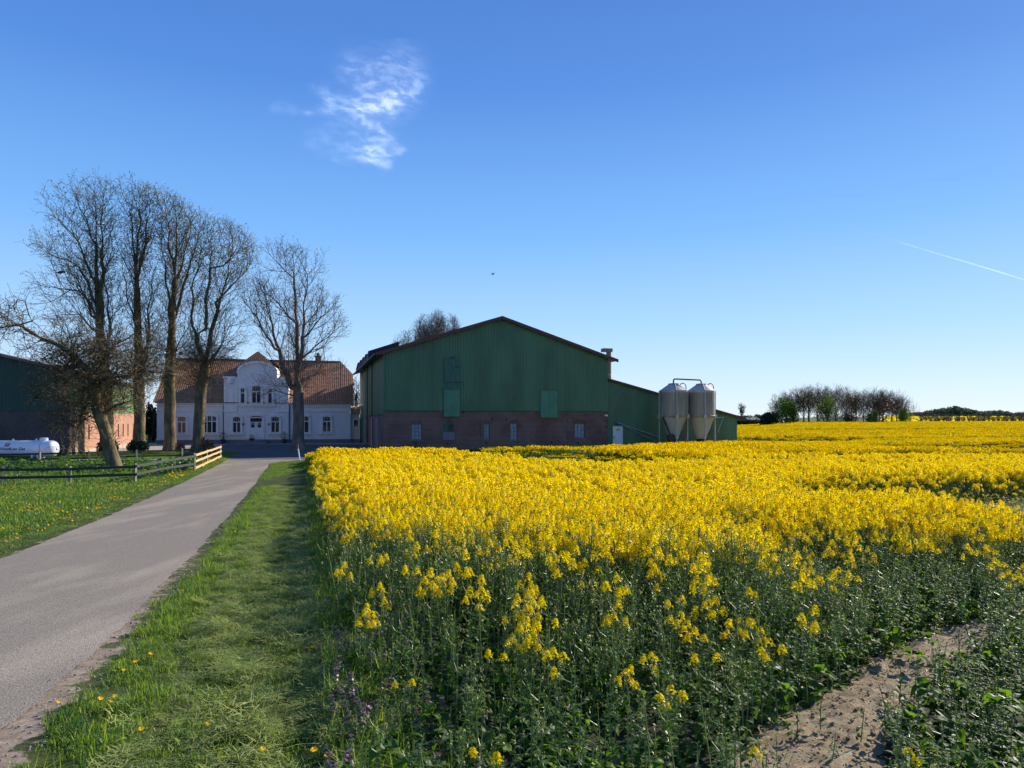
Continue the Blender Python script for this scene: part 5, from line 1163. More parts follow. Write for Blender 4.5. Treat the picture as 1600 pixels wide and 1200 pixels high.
def grow(name, base, limbs, A, Rb, rt=.007, D=.28, dk=.30, di=3.2, iters=110, trop=(0, 0, .30), twig=3, tl=.6, expo=.54, jit=.18, wob=.08, step=.35):
    """limbs: list of polylines (world, relative to base); the first is the trunk"""
    P = []; par = []
    for L in limbs:
        L = [np.asarray(p, float) for p in L]; prev = -1
        if P:
            d = np.linalg.norm(np.array(P) - L[0], axis=1); prev = int(d.argmin())
        pts = []
        for a, b in zip(L[:-1], L[1:]):
            m = max(1, int(np.linalg.norm(b - a) / step)); pts += [a + (b - a) * q / m for q in range(m)]
        pts.append(L[-1])
        if prev >= 0: pts = pts[1:]
        ph = rng.uniform(0, 6, 3)
        for i, p in enumerate(pts):
            wv_ = wob * np.array([math.sin(i * .8 + ph[0]), math.sin(i * .7 + ph[1]), .3 * math.sin(i * .9 + ph[2])]) * min(1, i / 3)
            P.append(p + wv_); par.append(prev); prev = len(P) - 1
    N, par = colonize(P, par, A, D, dk, di, iters, trop, jit)
    if twig:
        n = len(N); cnt = np.bincount(par[par >= 0], minlength=n); tipn = np.where(cnt == 0)[0]; inner = rng.choice(np.where(cnt > 0)[0][len(P):] if len(np.where(cnt > 0)[0]) > len(P) else tipn, min(len(tipn) * 1, 6000))
        src = np.concatenate([np.repeat(tipn, twig), inner]); dr = N[src] - N[par[src]]; dr /= np.linalg.norm(dr, axis=1)[:, None] + 1e-9
        dr = dr + rng.normal(0, .45, dr.shape) + np.array(trop) * .5; dr /= np.linalg.norm(dr, axis=1)[:, None]
        L_ = tl * rng.uniform(.4, 1.1, len(src))[:, None]; m1 = N[src] + dr * L_ * .5; dr2 = dr + rng.normal(0, .25, dr.shape) + np.array([0, 0, .12]); dr2 /= np.linalg.norm(dr2, axis=1)[:, None]; m2 = m1 + dr2 * L_ * .5
        i1 = n + np.arange(len(src)); N = np.concatenate([N, m1, m2]); par = np.concatenate([par, src, i1])
    w_ = np.ones(len(N))
    cnt = np.bincount(par[par >= 0], minlength=len(N)); w_ = (cnt == 0).astype(float)
    # children always have larger ids than parents except limbs (also larger)
    for i in range(len(N) - 1, -1, -1):
        if par[i] >= 0: w_[par[i]] += w_[i]
    rad = rt + (Rb - rt) * (w_ / w_.max()) ** expo
    z = N[:, 2]; rad = rad * (1 + .55 * np.exp(-np.maximum(z, 0) / .7) * (w_ > .5 * w_.max()))
    return N, par, rad
def pin(x, z, Q):
    c = False; j = len(Q) - 1
    for i in range(len(Q)):
        if (Q[i][1] > z) != (Q[j][1] > z) and x < (Q[j][0] - Q[i][0]) * (z - Q[i][1]) / (Q[j][1] - Q[i][1]) + Q[i][0]: c = not c
        j = i
    return c
def branchy(limbs, inside, Rb, rt=.0062, lv=((.46, 4.6, 38, .36), (.31, 1.7, 42, .20), (.23, .66, 46, .10)), wob=.07, zmin=5, shoots=(), jit=.10, expo=.60, trop=.10, step=.35):
    P = []; par = []; Ls = []; rnd = random.random
    for L in limbs:
        L = [Vector(p) for p in L]; prev = -1
        if P: prev = min(range(len(P)), key=lambda i: (P[i] - L[0]).length)
        pts = []
        for a, b in zip(L[:-1], L[1:]):
            m = max(1, int((b - a).length / step)); pts += [a.lerp(b, q / m) for q in range(m)]
        pts.append(L[-1])
        if prev >= 0: pts = pts[1:]
        ph = [rnd() * 6 for _ in range(3)]; ids = []
        for i, p in enumerate(pts):
            P.append(p + Vector((math.sin(i * .8 + ph[0]), math.sin(i * .7 + ph[1]), .3 * math.sin(i * .9 + ph[2]))) * wob * (.35 if not Ls else 1) * min(1, i / 3)); par.append(prev); prev = len(P) - 1; ids.append(prev)
        Ls.append((ids, 0))
    def branch(src, d, Lm, st, tr, lvl):
        n = max(2, int(Lm / st)); p = P[src].copy(); prev = src; ids = []; d = d.normalized()
        for i in range(n):
            d = (d + Vector((random.gauss(0, jit), random.gauss(0, jit), random.gauss(0, jit) + tr))).normalized(); p = p + d * st
            if lvl < 3 and not inside(p) and i > 0: break
            if p.z < .2: break
            P.append(p.copy()); par.append(prev); prev = len(P) - 1; ids.append(prev)
        return ids
    cur = Ls
    for lvl, (sp, Lm, ang, tr) in enumerate(lv, 1):
        nxt = []
        for ids, l0 in cur:
            acc = rnd() * sp; dist = 0; tot = sum((P[b] - P[par[b]]).length for b in ids if par[b] >= 0)
            az = rnd() * 6.28
            for q in ids:
                if par[q] < 0: continue
                e = P[q] - P[par[q]]; el = e.length; dist += el; acc += el
                if lvl == 1 and P[q].z < zmin: continue
                while acc > sp:
                    acc -= sp; az += 2.4; t = dist / max(tot, .1); dd = e.normalized(); u = dd.orthogonal().normalized(); v = dd.cross(u); a = R(ang * random.uniform(.7, 1.25))
                    side = u * math.cos(az) + v * math.sin(az); nd_ = dd * math.cos(a) + side * math.sin(a)
                    L_ = Lm * (random.uniform(.45, 1.15)) * (1.05 - .5 * t)
                    b = branch(q, nd_, L_, (.38, .30, .22)[lvl - 1], tr * trop * 3, lvl)
                    if b: nxt.append((b, lvl))
            if lvl > 1 or True:   # tip forks
                pass
        if lvl == 1:
            trunkids = [i for ids, l0 in Ls for i in ids]
            for z0, z1, ns, LL in shoots:
                c = [i for i in trunkids if z0 < P[i].z < z1 and par[i] >= 0]
                for _ in range(ns):
                    q = random.choice(c); b = branch(q, rdir(-15, 60), LL * random.uniform(.4, 1.2), .25, -.03, 1)
                    if b: nxt.append((b, 1))
        cur = (Ls if lvl == 1 else []) * 0 + nxt
    N = np.array([tuple(p) for p in P]); par = np.array(par)
    cnt = np.bincount(par[par >= 0], minlength=len(N)); w_ = (cnt == 0).astype(float)
    for i in range(len(N) - 1, -1, -1):
        if par[i] >= 0: w_[par[i]] += w_[i]
    rad = rt + (Rb - rt) * (w_ / w_.max()) ** expo
    z = N[:, 2]; rad = rad * (1 + .5 * np.exp(-np.maximum(z, 0) / .6) * (w_ > .5 * w_.max()))
    return N, par, rad
def poly_attr(O, d, poly, n, thick, dense=()):
    """attractors inside an outline drawn in (x, z) metres with a lens-shaped depth"""
    Q = np.array([[(p[0] - 800) / F * d - O.x, EYE + (HZ - p[1]) / F * d - O.z] for p in poly]); lo, hi = Q.min(0), Q.max(0); out = []; c = Q.mean(0)
    while sum(map(len, out)) < n:
        q = rng.uniform(lo, hi, (n * 2, 2)); q = q[inpoly(q[:, 0], q[:, 1], Q)]; out.append(q)
    q = np.concatenate(out)[:n]; hw = (hi[0] - lo[0]) / 2; y_ = rng.uniform(-1, 1, n) * thick * np.sqrt(np.clip(1 - ((q[:, 0] - (lo[0]+hi[0])/2) / (hw * 1.15)) ** 2, .15, 1))
    return np.stack([q[:, 0], y_, q[:, 1]], -1)
def limb(O, d, pts): 
    out = []; yy = 0; dy = random.uniform(-.35, .35)
    for i, p in enumerate(pts): out.append(((p[0] - 800) / F * d - O.x, dy * i, EYE + (HZ - p[1]) / F * d - O.z))
    return out
def make_tree(label, px, d, limbs, poly, nA, thick, Rb, mat='bark', extra=(), buds=0, zb=None, name='bare_tree', **kw):
    O = gpx(px, d); t = thing(name, label, 'tree', O, 0, 'bare trees in front of the farmhouse')
    L = [limb(O, d, l) for l in limbs]; L[0][0] = (0, 0, -.2)
    Q = [((p[0] - 800) / F * d - O.x, EYE + (HZ - p[1]) / F * d - O.z) for p in poly]
    N, par, rad = branchy(L, lambda p: abs(p.y) < thick and pin(p.x, p.z, Q), Rb, **kw)
    # trunk = thick wood, crown = thin branches
    thickm = rad > .085
    tn = np.where(thickm)[0]
    me = tube_mesh('branches', N, par, rad, M[mat], 5); 
    # split faces: trunk part uses nodes above the threshold
    mp_ = -np.ones(len(N), int); mp_[tn] = np.arange(len(tn)); pt = np.where(par[tn] >= 0, mp_[par[tn]], -1)
    tm_ = tube_mesh('trunk', N[tn], pt, rad[tn], M[mat], 9)
    thin = ~thickm; need = np.zeros(len(N), bool); need[thin] = True; need[par[thin]] = True; cn_ = np.where(need)[0]; mp_[:] = -1; mp_[cn_] = np.arange(len(cn_)); 
    pc = np.where(thin[cn_] & (par[cn_] >= 0), mp_[par[cn_]], -1); rc = np.where(thickm[cn_], .085, rad[cn_])
    cm_ = tube_mesh('crown', N[cn_], pc, rc, M[mat], 3)
    bpy.data.meshes.remove(me)
    link('trunk', tm_, t); link('crown', cm_, t)
    if buds:
        cnt = np.bincount(par[par >= 0], minlength=len(N)); tips = np.where(cnt == 0)[0]; zz_ = N[tips, 2]; zn = (zz_ - zz_.min()) / (np.ptp(zz_) + 1e-6); k = rng.random(len(tips)) < buds * S((zn - .35) / .5); p = N[tips[k]]
        p = np.concatenate([p, p - rng.normal(0, .12, p.shape)]); s_ = .065; q = rng.normal(0, 1, p.shape); q /= np.linalg.norm(q, axis=1)[:, None]; q2 = np.cross(q, rng.normal(0, 1, p.shape)); q2 /= np.linalg.norm(q2, axis=1)[:, None]
        V = np.stack([p - q * s_, p - q2 * s_ * .6, p + q * s_, p + q2 * s_ * .6], 1).reshape(-1, 3); Fq = np.arange(len(V)).reshape(-1, 4); link('buds', np_mesh('buds', V, Fq, [M['bud']]), t)
    return t
random.seed(5)
low_ = lambda x0, x1, y0, y1: [(x0, y0), (x1, y0), (x1 + 8, (y0 + y1) / 2), (x1, y1), (x0, y1), (x0 - 8, (y0 + y1) / 2)]
make_tree('tallest bare tree at the left, wide crown swept leftwards, with twin stems', 168, 60,
  [[(168, 712), (166, 640), (160, 560), (152, 500), (147, 430), (146, 360), (144, 300)], [(156, 530), (157, 470), (157, 400), (153, 340), (156, 290)], [(162, 580), (170, 500), (160, 440), (158, 400)],
   [(147, 475), (133, 440), (118, 415), (95, 403), (66, 393), (50, 380), (30, 376)], [(146, 440), (128, 395), (112, 365), (90, 345), (62, 325)], [(145, 500), (130, 460), (112, 430), (85, 415)], [(160, 440), (172, 415), (183, 395), (180, 350)],
   [(152, 500), (140, 470), (125, 455), (90, 450), (55, 440)], [(150, 520), (120, 490), (85, 490), (50, 495)], [(146, 380), (132, 340), (118, 310), (100, 295)], [(170, 500), (185, 480), (200, 470), (212, 455)]],
  [(15, 372), (28, 360), (60, 330), (62, 308), (85, 288), (120, 274), (145, 268), (172, 282), (182, 330), (180, 400), (200, 440), (215, 500), (215, 560), (190, 600), (140, 600), (100, 560), (45, 450), (50, 425), (80, 410), (25, 385)], 4200, 4.5, .51, shoots=((3.5, 9, 70, 1.8),), buds=.5)
make_tree('slender upright bare tree, second from the left behind the leaning tree', 219, 62,
  [[(219, 706), (217, 600), (215, 500), (213, 440), (209, 400), (205, 350), (200, 310)], [(213, 440), (222, 405), (229, 360), (232, 320)], [(217, 600), (232, 540), (234, 480), (240, 440), (248, 405)], [(213, 450), (212, 400), (216, 350), (215, 300)], [(215, 520), (200, 470), (192, 430)], [(217, 560), (235, 525), (262, 520)]],
  [(183, 295), (190, 280), (215, 280), (242, 292), (250, 320), (245, 400), (262, 480), (262, 600), (190, 600), (182, 480), (192, 400), (184, 330)], 2800, 3.0, .46, shoots=((3, 9, 60, 1.6),), buds=.8)
make_tree('upright bare tree with dense olive tinged top, third from the left', 266, 64,
  [[(266, 703), (266, 600), (270, 520), (276, 440), (280, 370), (278, 315)], [(269, 530), (262, 450), (254, 390), (250, 345)], [(272, 500), (292, 440), (308, 400), (322, 355)], [(276, 440), (290, 390), (298, 345)], [(270, 560), (290, 520), (305, 500)], [(276, 440), (268, 390), (266, 330)]],
  [(243, 302), (262, 298), (290, 316), (322, 333), (337, 370), (325, 420), (310, 480), (312, 600), (235, 600), (240, 480), (243, 400)], 3300, 3.4, .48, shoots=((3.5, 9.5, 75, 2.8),), buds=.95)
make_tree('spreading bare tree with forked trunk nearest the farmhouse gable', 309, 63,
  [[(309, 706), (311, 620), (317, 560), (322, 520), (332, 475), (345, 420), (350, 370), (345, 345)], [(317, 560), (300, 510), (299, 450), (310, 400), (320, 370)], [(332, 478), (362, 447), (385, 425), (397, 402)], [(322, 520), (322, 470), (330, 420), (330, 370)], [(318, 575), (345, 540), (352, 510), (385, 500)], [(345, 420), (368, 390), (385, 375)]],
  [(318, 338), (345, 338), (375, 356), (400, 383), (402, 440), (385, 480), (388, 600), (350, 610), (280, 610), (290, 500), (300, 400)], 3300, 3.8, .48, shoots=((3.5, 9.5, 75, 3.0),), buds=.8)
make_tree('separate bare tree standing in the yard before the right half of the farmhouse', 466, 66,
  [[(466, 706), (465, 640), (462, 590), (460, 520), (455, 460), (451, 400), (450, 378)], [(462, 600), (473, 540), (476, 470), (482, 430), (505, 405)], [(474, 530), (502, 495), (522, 470), (530, 460)], [(456, 610), (440, 570), (420, 500), (405, 440), (393, 392)], [(432, 550), (408, 505), (380, 462)], [(455, 500), (430, 470), (400, 440)], [(472, 560), (505, 530), (535, 505)], [(462, 600), (490, 585), (520, 575)], [(466, 620), (430, 610), (400, 615)], [(452, 430), (430, 405), (412, 390)]],
  [(405, 388), (430, 376), (462, 374), (492, 386), (517, 440), (527, 475), (542, 505), (540, 560), (530, 620), (500, 640), (400, 625), (378, 560), (372, 470), (392, 400), (400, 440), (415, 430)], 2900, 4.2, .50, 'bark3', buds=.25)
make_tree('gnarled old tree with leaning trunk and crooked limbs inside the fenced corner', 183, 38,
  [[(183, 740), (172, 695), (160, 655), (150, 610), (147, 588)], [(147, 590), (133, 570), (118, 552), (100, 543), (75, 533), (58, 515), (38, 503), (0, 487)], [(46, 507), (20, 510), (0, 517), (-15, 525)], [(53, 512), (49, 492), (47, 472), (38, 470), (36, 478)], [(147, 590), (160, 560), (178, 538), (200, 528), (215, 515)], [(150, 612), (165, 592), (190, 588), (212, 590), (238, 580), (260, 585)], [(158, 650), (172, 640), (190, 632), (212, 628)], [(118, 552), (115, 530), (113, 512)], [(133, 570), (110, 575), (85, 600), (75, 625)], [(205, 524), (225, 508), (240, 498), (262, 502)], [(150, 610), (130, 640), (115, 680), (105, 700)]],
  [(0, 470), (35, 462), (60, 495), (100, 488), (170, 500), (215, 500), (275, 545), (300, 590), (250, 600), (215, 645), (160, 640), (130, 700), (95, 725), (85, 660), (60, 600), (45, 550), (0, 540), (-30, 520), (-30, 480)], 6500, 2.6, .31, 'bark', expo=.5, lv=((.28, 2.2, 55, .12), (.22, .85, 50, .05), (.16, .34, 50, .0)), jit=.20, zmin=1.2, rt=.005, shoots=((2.2, 6.5, 170, 1.9),), wob=.12)
# trees behind the barn
def plain_tree(label, px, d, top, wpx, ybase, mat, group, nA=1500, name='bare_tree', Rb=.3, seed=1, tw=2, rt=.012, shape=.28, tl=.8, D=.45, dens=1.0):
    O = gpx(px, d); t = thing(name, label, 'tree', O, 0, group); zt_ = EYE + (HZ - top) / F * d - O.z; hw = wpx / 2 / F * d; zc0 = max(.6, zt_ * shape)
    cz_ = (zt_ + zc0) / 2; hz_ = (zt_ - zc0) / 2; k1 = hw / 3.2; ns = (random.uniform(-.2, .2), random.uniform(-.2, .2))
    L = [[(0, 0, -.2), (0, .1, zc0 * .6), (ns[0], 0, cz_ * .9), (ns[1], 0, zt_ * .96)]]
    for k in range(13): al = k * 2.4 + seed; z0 = zc0 * .45 + (zt_ - zc0) * .045 * k; L.append([(0, 0, z0), (hw * .38 * math.cos(al), hw * .38 * math.sin(al), z0 + zt_ * .20), (hw * .68 * math.cos(al), hw * .68 * math.sin(al), min(zt_ * .92, z0 + zt_ * .46))])
    N, par, rad = branchy(L, lambda p: (p.x ** 2 + p.y ** 2) / hw ** 2 + ((p.z - cz_) / hz_) ** 2 < 1 + .12 * math.sin(p.x * 3 + p.z), Rb, rt=rt, lv=((.7 * dens, 2.6 * k1, 34, .3), (.5 * dens, 1.3 * k1, 38, .2), (.4 * dens, .8, 40, .1)), zmin=zc0 * .5, wob=.08, step=.45)
    th_ = max(.06, Rb * .35); tm = rad > th_; tn = np.where(tm)[0]; mp_ = -np.ones(len(N), int); mp_[tn] = np.arange(len(tn)); link('trunk', tube_mesh('trunk', N[tn], np.where(par[tn] >= 0, mp_[par[tn]], -1), rad[tn], M[mat], 6), t)
    thin = ~tm; need = thin.copy(); need[par[thin]] = True; cn_ = np.where(need)[0]; mp_[:] = -1; mp_[cn_] = np.arange(len(cn_)); link('crown', tube_mesh('crown', N[cn_], np.where(thin[cn_], mp_[par[cn_]], -1), np.minimum(rad[cn_], th_), M[mat], 3), t)
    return t
gb = 'bare trees behind the barn roof'
plain_tree('round topped bare tree rising behind the barn roof', 682, 112, 487, 84, 0, 'bark3', gb, 3500, dens=.42, shape=.6, rt=.012, Rb=.3)
plain_tree('lower bare tree behind the barn eave, left of the round one', 640, 114, 516, 60, 0, 'bark3', gb, 2200, dens=.5, shape=.6, rt=.012)
plain_tree('thin bare tree seen in the gap between farmhouse and barn', 556, 108, 585, 30, 0, 'bark3', gb, 700, rt=.015)
plain_tree('pale bare treetop showing over the left barn roof', 25, 95, 545, 80, 0, 'bark2', gb, 1300, rt=.015)
# copse on the field rise
random.seed(9); gc = 'bare trees of the copse'
prot = [plain_tree('slim bare tree at the far left end of the copse', 1222, 205, 612, 40, 0, 'bark', gc, 1500, dens=.8, Rb=.20, rt=.012, shape=.28, tl=1.1, D=.55),
        plain_tree('tall bare tree in the left part of the copse, behind the green bush', 1256, 205, 600, 42, 0, 'bark', gc, 1800, dens=.8, Rb=.20, rt=.012, shape=.28, tl=1.1, D=.55),
        plain_tree('highest bare tree of the copse with dense dark twigs', 1278, 208, 598, 46, 0, 'bark', gc, 2000, dens=.8, Rb=.20, rt=.012, shape=.28, tl=1.1, D=.55)]
more = [(1240, 606, 0, 'narrow bare tree between the first and second tall ones of the copse'), (1292, 604, 1, 'bare tree just right of the highest copse tree'), (1306, 600, 2, 'bare tree over the second green bush of the copse'), (1322, 603, 0, 'airy bare tree right of the second green bush'), (1337, 608, 1, 'see-through bare tree in the middle of the copse'),
  (1264, 603, 0, 'bare tree filling the gap left of the highest copse tree'), (1374, 611, 2, 'low wide bare tree within the dark dome of the copse'), (1401, 617, 1, 'thin bare tree on the falling right edge of the copse'), (1234, 615, 2, 'leaning bare tree over the large green bush'), (1349, 610, 2, 'round olive tinged bare tree in the middle of the copse'), (1366, 604, 0, 'bare tree over the small round bush'), (1380, 606, 1, 'bare tree on the right shoulder of the copse'), (1394, 612, 2, 'bare tree sloping down at the right of the copse'), (1408, 620, 0, 'outermost bare tree at the right end of the copse'), (1212, 624, 1, 'lowest bare tree at the left end of the copse'), (1330, 612, 2, 'short dark bare tree behind the see-through gap')]
def thicket(label, px, d, top, wpx, mat, n=2600):
    O = gpx(px, d); t = thing('thicket', label, 'thicket', O, 0, 'bushes along the foot of the copse'); H = EYE + (HZ - top) / F * d - O.z; hw = wpx / 2 / F * d
    for part, mm, k in (('twigs', mat, n), ('inner_stems', 'bark3', n // 6)):
        mb = MB()
        for _ in range(k):
            a = random.uniform(-1, 1); y_ = random.uniform(-1, 1) * hw * .5; hh = H * math.sqrt(max(.05, 1 - a * a * .85)) * random.uniform(.25, 1.0) ** .6; p = Vector((a * hw, y_, hh)); dd = Vector((a * .35 + random.gauss(0, .25), random.gauss(0, .25), 1)).normalized(); L = random.uniform(.6, 1.6) * (1 if part == 'twigs' else 2.2); L = min(L, hh); sd = Vector((.022, random.uniform(-.02, .02), 0)) * (1 if part == 'twigs' else 2)
            mb.add([p - dd * L - sd, p - dd * L + sd, p + sd * .3, p - sd * .3], [(0, 1, 2, 3)])
        mb.obj(part, M[mm], t, fix=False)
thicket('large dark twiggy dome at the right end of the copse', 1388, 206, 607, 86, 'bark3', 900)
thicket('dense grey twig mass in the left half of the copse', 1268, 208, 612, 76, 'bark3', 600)
thicket('low twiggy mass in the middle of the copse', 1330, 208, 630, 70, 'bark3', 250)
for px, top, k, lab in more:
    c = copy_tree(prot[k]); dd = 203 + (px * 7 % 9); O = gpx(px, dd); c.location = O; s_ = ((HZ - top) / F * dd + EYE - O.z) / ((HZ - (612, 600, 598)[k]) / F * 205 + EYE - prot[k].location.z); c.scale = (s_ * 1.05, s_, s_); c.rotation_euler = (0, 0, px * 1.7); c['label'] = lab
def bush(label, px, d, top, wpx, mat, group=None, n=1400, s=.35, name='bush', cat='bush', sq=1.0, twm='bark3', grid=None):
    O = gpx(px, d); t = thing(name, label, cat, O, 0, group); H = EYE + (HZ - top) / F * d - O.z; hw = wpx / 2 / F * d; mb = MB(); lumps = [(Vector((random.uniform(-.55, .55) * hw, random.uniform(-.4, .4) * hw, H * random.uniform(.25, .72))), random.uniform(.28, .45)) for _ in range(12)] + [(Vector((0, 0, H * .68)), .32)]
    for _ in range(n):
        c, r_ = random.choice(lumps); dd_ = rdir(-70, 90); q = random.random() ** .35; p = c + Vector((dd_.x * hw * r_ * 1.1, dd_.y * hw * r_, dd_.z * H * r_)) * q
        if p.z < .05: p.z = random.uniform(.05, H * .3)
        a = rdir(-50, 90); b = a.orthogonal().normalized(); mb.add([p - a * s * .5, p + b * s * .3, p + a * s * .5, p - b * s * .3], [(0, 1, 2, 3)])
    mb.obj('foliage', M[mat], t, fix=False); st_ = MB()
    for k in range(6): a = rdir(50, 85); st_.tube([(0, 0, -.1), a * H * .4, a * H * .75 + Vector((0, 0, H * .05))], [.07, .05, .02], 5, 0, False)
    st_.obj('stems', M[twm], t, fix=False); return t
gs = 'bushes along the foot of the copse'
bush('large mid green bush in the left part of the copse', 1231, 201, 624, 40, 'shrub', gs, 2600, .5)
bush('yellow green budding bush in the middle of the copse', 1292, 201, 622, 46, 'shrub', gs, 2000, .5)
bush('small round bright green bush at the front of the copse', 1363, 199, 642, 24, 'shrub', gs, 1500, .4)
bush('dark dense bush at the left foot of the copse', 1202, 202, 644, 36, 'shrub_dark', gs, 2200, .5)
bush('dark twiggy thicket behind the small round bush', 1375, 204, 622, 60, 'twig_red', gs, 1200, .5)
bush('olive scrub at the right foot of the copse', 1415, 203, 640, 36, 'shrub', gs, 1500, .45)
bush('low brown scrub under the airy middle trees', 1325, 203, 643, 40, 'twig_red', gs, 900, .5)
# shrubs near the house
gt = 'basal shoots round the tree trunks'
bush('dark clipped bush behind the leaning tree', 166, 53, 688, 44, 'shrub_dark', gt, 1500, .16)
bush('dark bush at the foot of the slender second tree', 216, 60, 690, 42, 'shrub_dark', gt, 1400, .16)
bush('brown bush at the foot of the third tree', 282, 62, 693, 24, 'twig_red', gt, 900, .14)
bush('russet bush at the foot of the forked tree', 322, 61.5, 688, 26, 'twig_red', gt, 1100, .14)
bush('dark evergreen at the left corner of the farmhouse', 236, 92, 632, 22, 'shrub_dark', None, 2600, .3, 'evergreen_tree', 'tree')
# far things
bush('lone thin tree on the horizon right of the shed', 1159, 330, 629, 12, 'wood_far', None, 160, .7, 'far_tree', 'tree') if False else plain_tree('lone thin tree on the horizon right of the shed', 1159, 330, 629, 12, 0, 'bark3', None, 160, name='far_tree', Rb=.25, rt=.05, shape=.5, tl=1.0, D=.7)
gy = 'young trees in a row before the far field'
py0 = plain_tree('thin young bare tree in the distant row at the right edge', 1440, 300, 646, 9, 0, 'bark3', gy, 60, name='young_tree', Rb=.12, rt=.04, shape=.35, tl=.6, D=.7, tw=1)
for k in range(25):
    c = copy_tree(py0); px = 1447 + k * 6.6 + random.uniform(-2, 2); c.location = gpx(px, 300 + random.uniform(-6, 6)); c.rotation_euler.z = k * 1.3; c.scale = [random.uniform(.8, 1.15)] * 3
def crownmass(name, label, x0, x1, n, d, hfun, mat, s, cat, kind='stuff', depth=20, r0=3.5, per=110):
    V = []; 
    for i in range(n):
        px = random.uniform(x0, x1); dd = d + random.uniform(0, depth); X_ = (px - 800) / F * dd; H = hfun(px) * random.uniform(.72, 1.0); r_ = r0 * random.uniform(.7, 1.3); zc = G(X_, dd) + H - r_ * .9
        pts = rng.normal(0, 1, (per, 3)); pts /= np.linalg.norm(pts, axis=1)[:, None]; pts *= rng.uniform(.6, 1.05, (per, 1)) * np.array([r_, r_, r_ * .9]); pts += np.array([X_, dd, zc]); k = rng.random(per) < .35; pts[k, 2] = G(X_, dd) + rng.random(k.sum()) * (zc - G(X_, dd))
        a = rng.normal(0, 1, pts.shape); a /= np.linalg.norm(a, axis=1)[:, None]; b = np.cross(a, rng.normal(0, 1, pts.shape)); b /= np.linalg.norm(b, axis=1)[:, None]; V.append(np.stack([pts - a * s, pts - b * s * .6, pts + a * s, pts + b * s * .6], 1).reshape(-1, 3))
    V = np.concatenate(V); o = link(name, np_mesh(name, V, np.arange(len(V)).reshape(-1, 4), [M[mat]])); return tag(o, label, cat, None, kind)
crownmass('distant_wood', 'haze-tinted wooded hill beyond the far field', 1425, 1575, 260, 570, lambda p: 4 + 5.5 * math.exp(-((p - 1490) / 38) ** 2) + 1.5 * (p > 1540), 'wood_far', .9, 'wood', depth=60, r0=3.6)
crownmass('distant_wood', 'lower stretch of distant trees running off to the right', 1560, 1720, 170, 560, lambda p: 5.5 + 1.2 * math.sin(p * .05), 'wood_far', .9, 'wood', depth=50, r0=3.2)
crownmass('distant_hedge', 'low brown hedge below the wooded hill', 1425, 1720, 200, 530, lambda p: 2.6, 'bark3', .7, 'hedge', depth=8, r0=1.5, per=70)
crownmass('distant_hedge', 'dark hedge on the horizon between shed and copse', 1120, 1215, 130, 330, lambda p: 2.6, 'shrub_dark', .6, 'hedge', depth=10, r0=1.5, per=90)
crownmass('distant_wood', 'haze-tinted line of trees behind the dark hedge', 1100, 1215, 80, 700, lambda p: 7, 'wood_far', 1.0, 'wood', depth=40, r0=3)
crownmass('blossom_hedge', 'pale blossoming hedge just behind the dark one', 1120, 1215, 80, 360, lambda p: 3.6, 'blossom', .4, 'hedge', depth=10, r0=1.2, per=80)
crownmass('distant_wood', 'distant trees behind the farmhouse garden', 60, 560, 200, 420, lambda p: 7, 'wood_far', 1.0, 'wood', depth=60, r0=4)
n = 1500; xx = rng.uniform(.52, .78, n); dd = rng.uniform(335, 525, n); x = xx * dd; 
V = np.stack([x, dd, gz(x, dd) + .5], -1); q = rng.normal(0, 1, V.shape); q[:, 2] *= .3; q /= np.linalg.norm(q, axis=1)[:, None]; q2 = np.cross(q, np.array([0, 0, 1.])); s_ = 1.3
VV = np.stack([V - q2 * s_, V - np.array([0, 0, .5]), V + q2 * s_, V + np.array([0, 0, .45])], 1).reshape(-1, 3)
tag(link('far_rapeseed', np_mesh('far_rapeseed', VV, np.arange(len(VV)).reshape(-1, 4), [M['petal']])), 'second yellow field beyond the row of young trees', 'crop', None, 'stuff')
# crow in the tree and a bird in the sky
def bird(label, p, s, fly):
    t = thing('bird', label, 'bird', p, R(40)); b = MB(); b.tube([(-.22, 0, .0), (-.14, 0, .02), (0, 0, .05), (.12, 0, .10), (.19, 0, .15), (.25, 0, .15), (.31, 0, .13)], [.02, .045, .085, .08, .045, .04, .006], 8); 
    if fly:
        for sg in (-1, 1): b.add([(.08, 0, .1), (.0, sg * .25, .2), (-.05, sg * .5, .12), (-.12, sg * .22, .14), (-.1, 0, .06)], [(0, 1, 2, 3, 4)])
    else: b.tube([(0, .02, 0), (0.02, .02, -.1)], .01, 4); b.tube([(0, -.02, 0), (0.02, -.02, -.1)], .01, 4)
    b.add([(-.2, -.03, .02), (-.2, .03, .02), (-.38, .04, -.03), (-.38, -.04, -.03)], [(0, 1, 2, 3)]); b.obj('body', M['dark'], t, smooth=True); t.scale = (s, s, s); return t
bird('black crow perched on a left limb of the tallest tree', at(94, 427, 59), 1.3, False)
bird('tiny bird flying high above the barn ridge', at(770, 429, 90), 1.0, True)

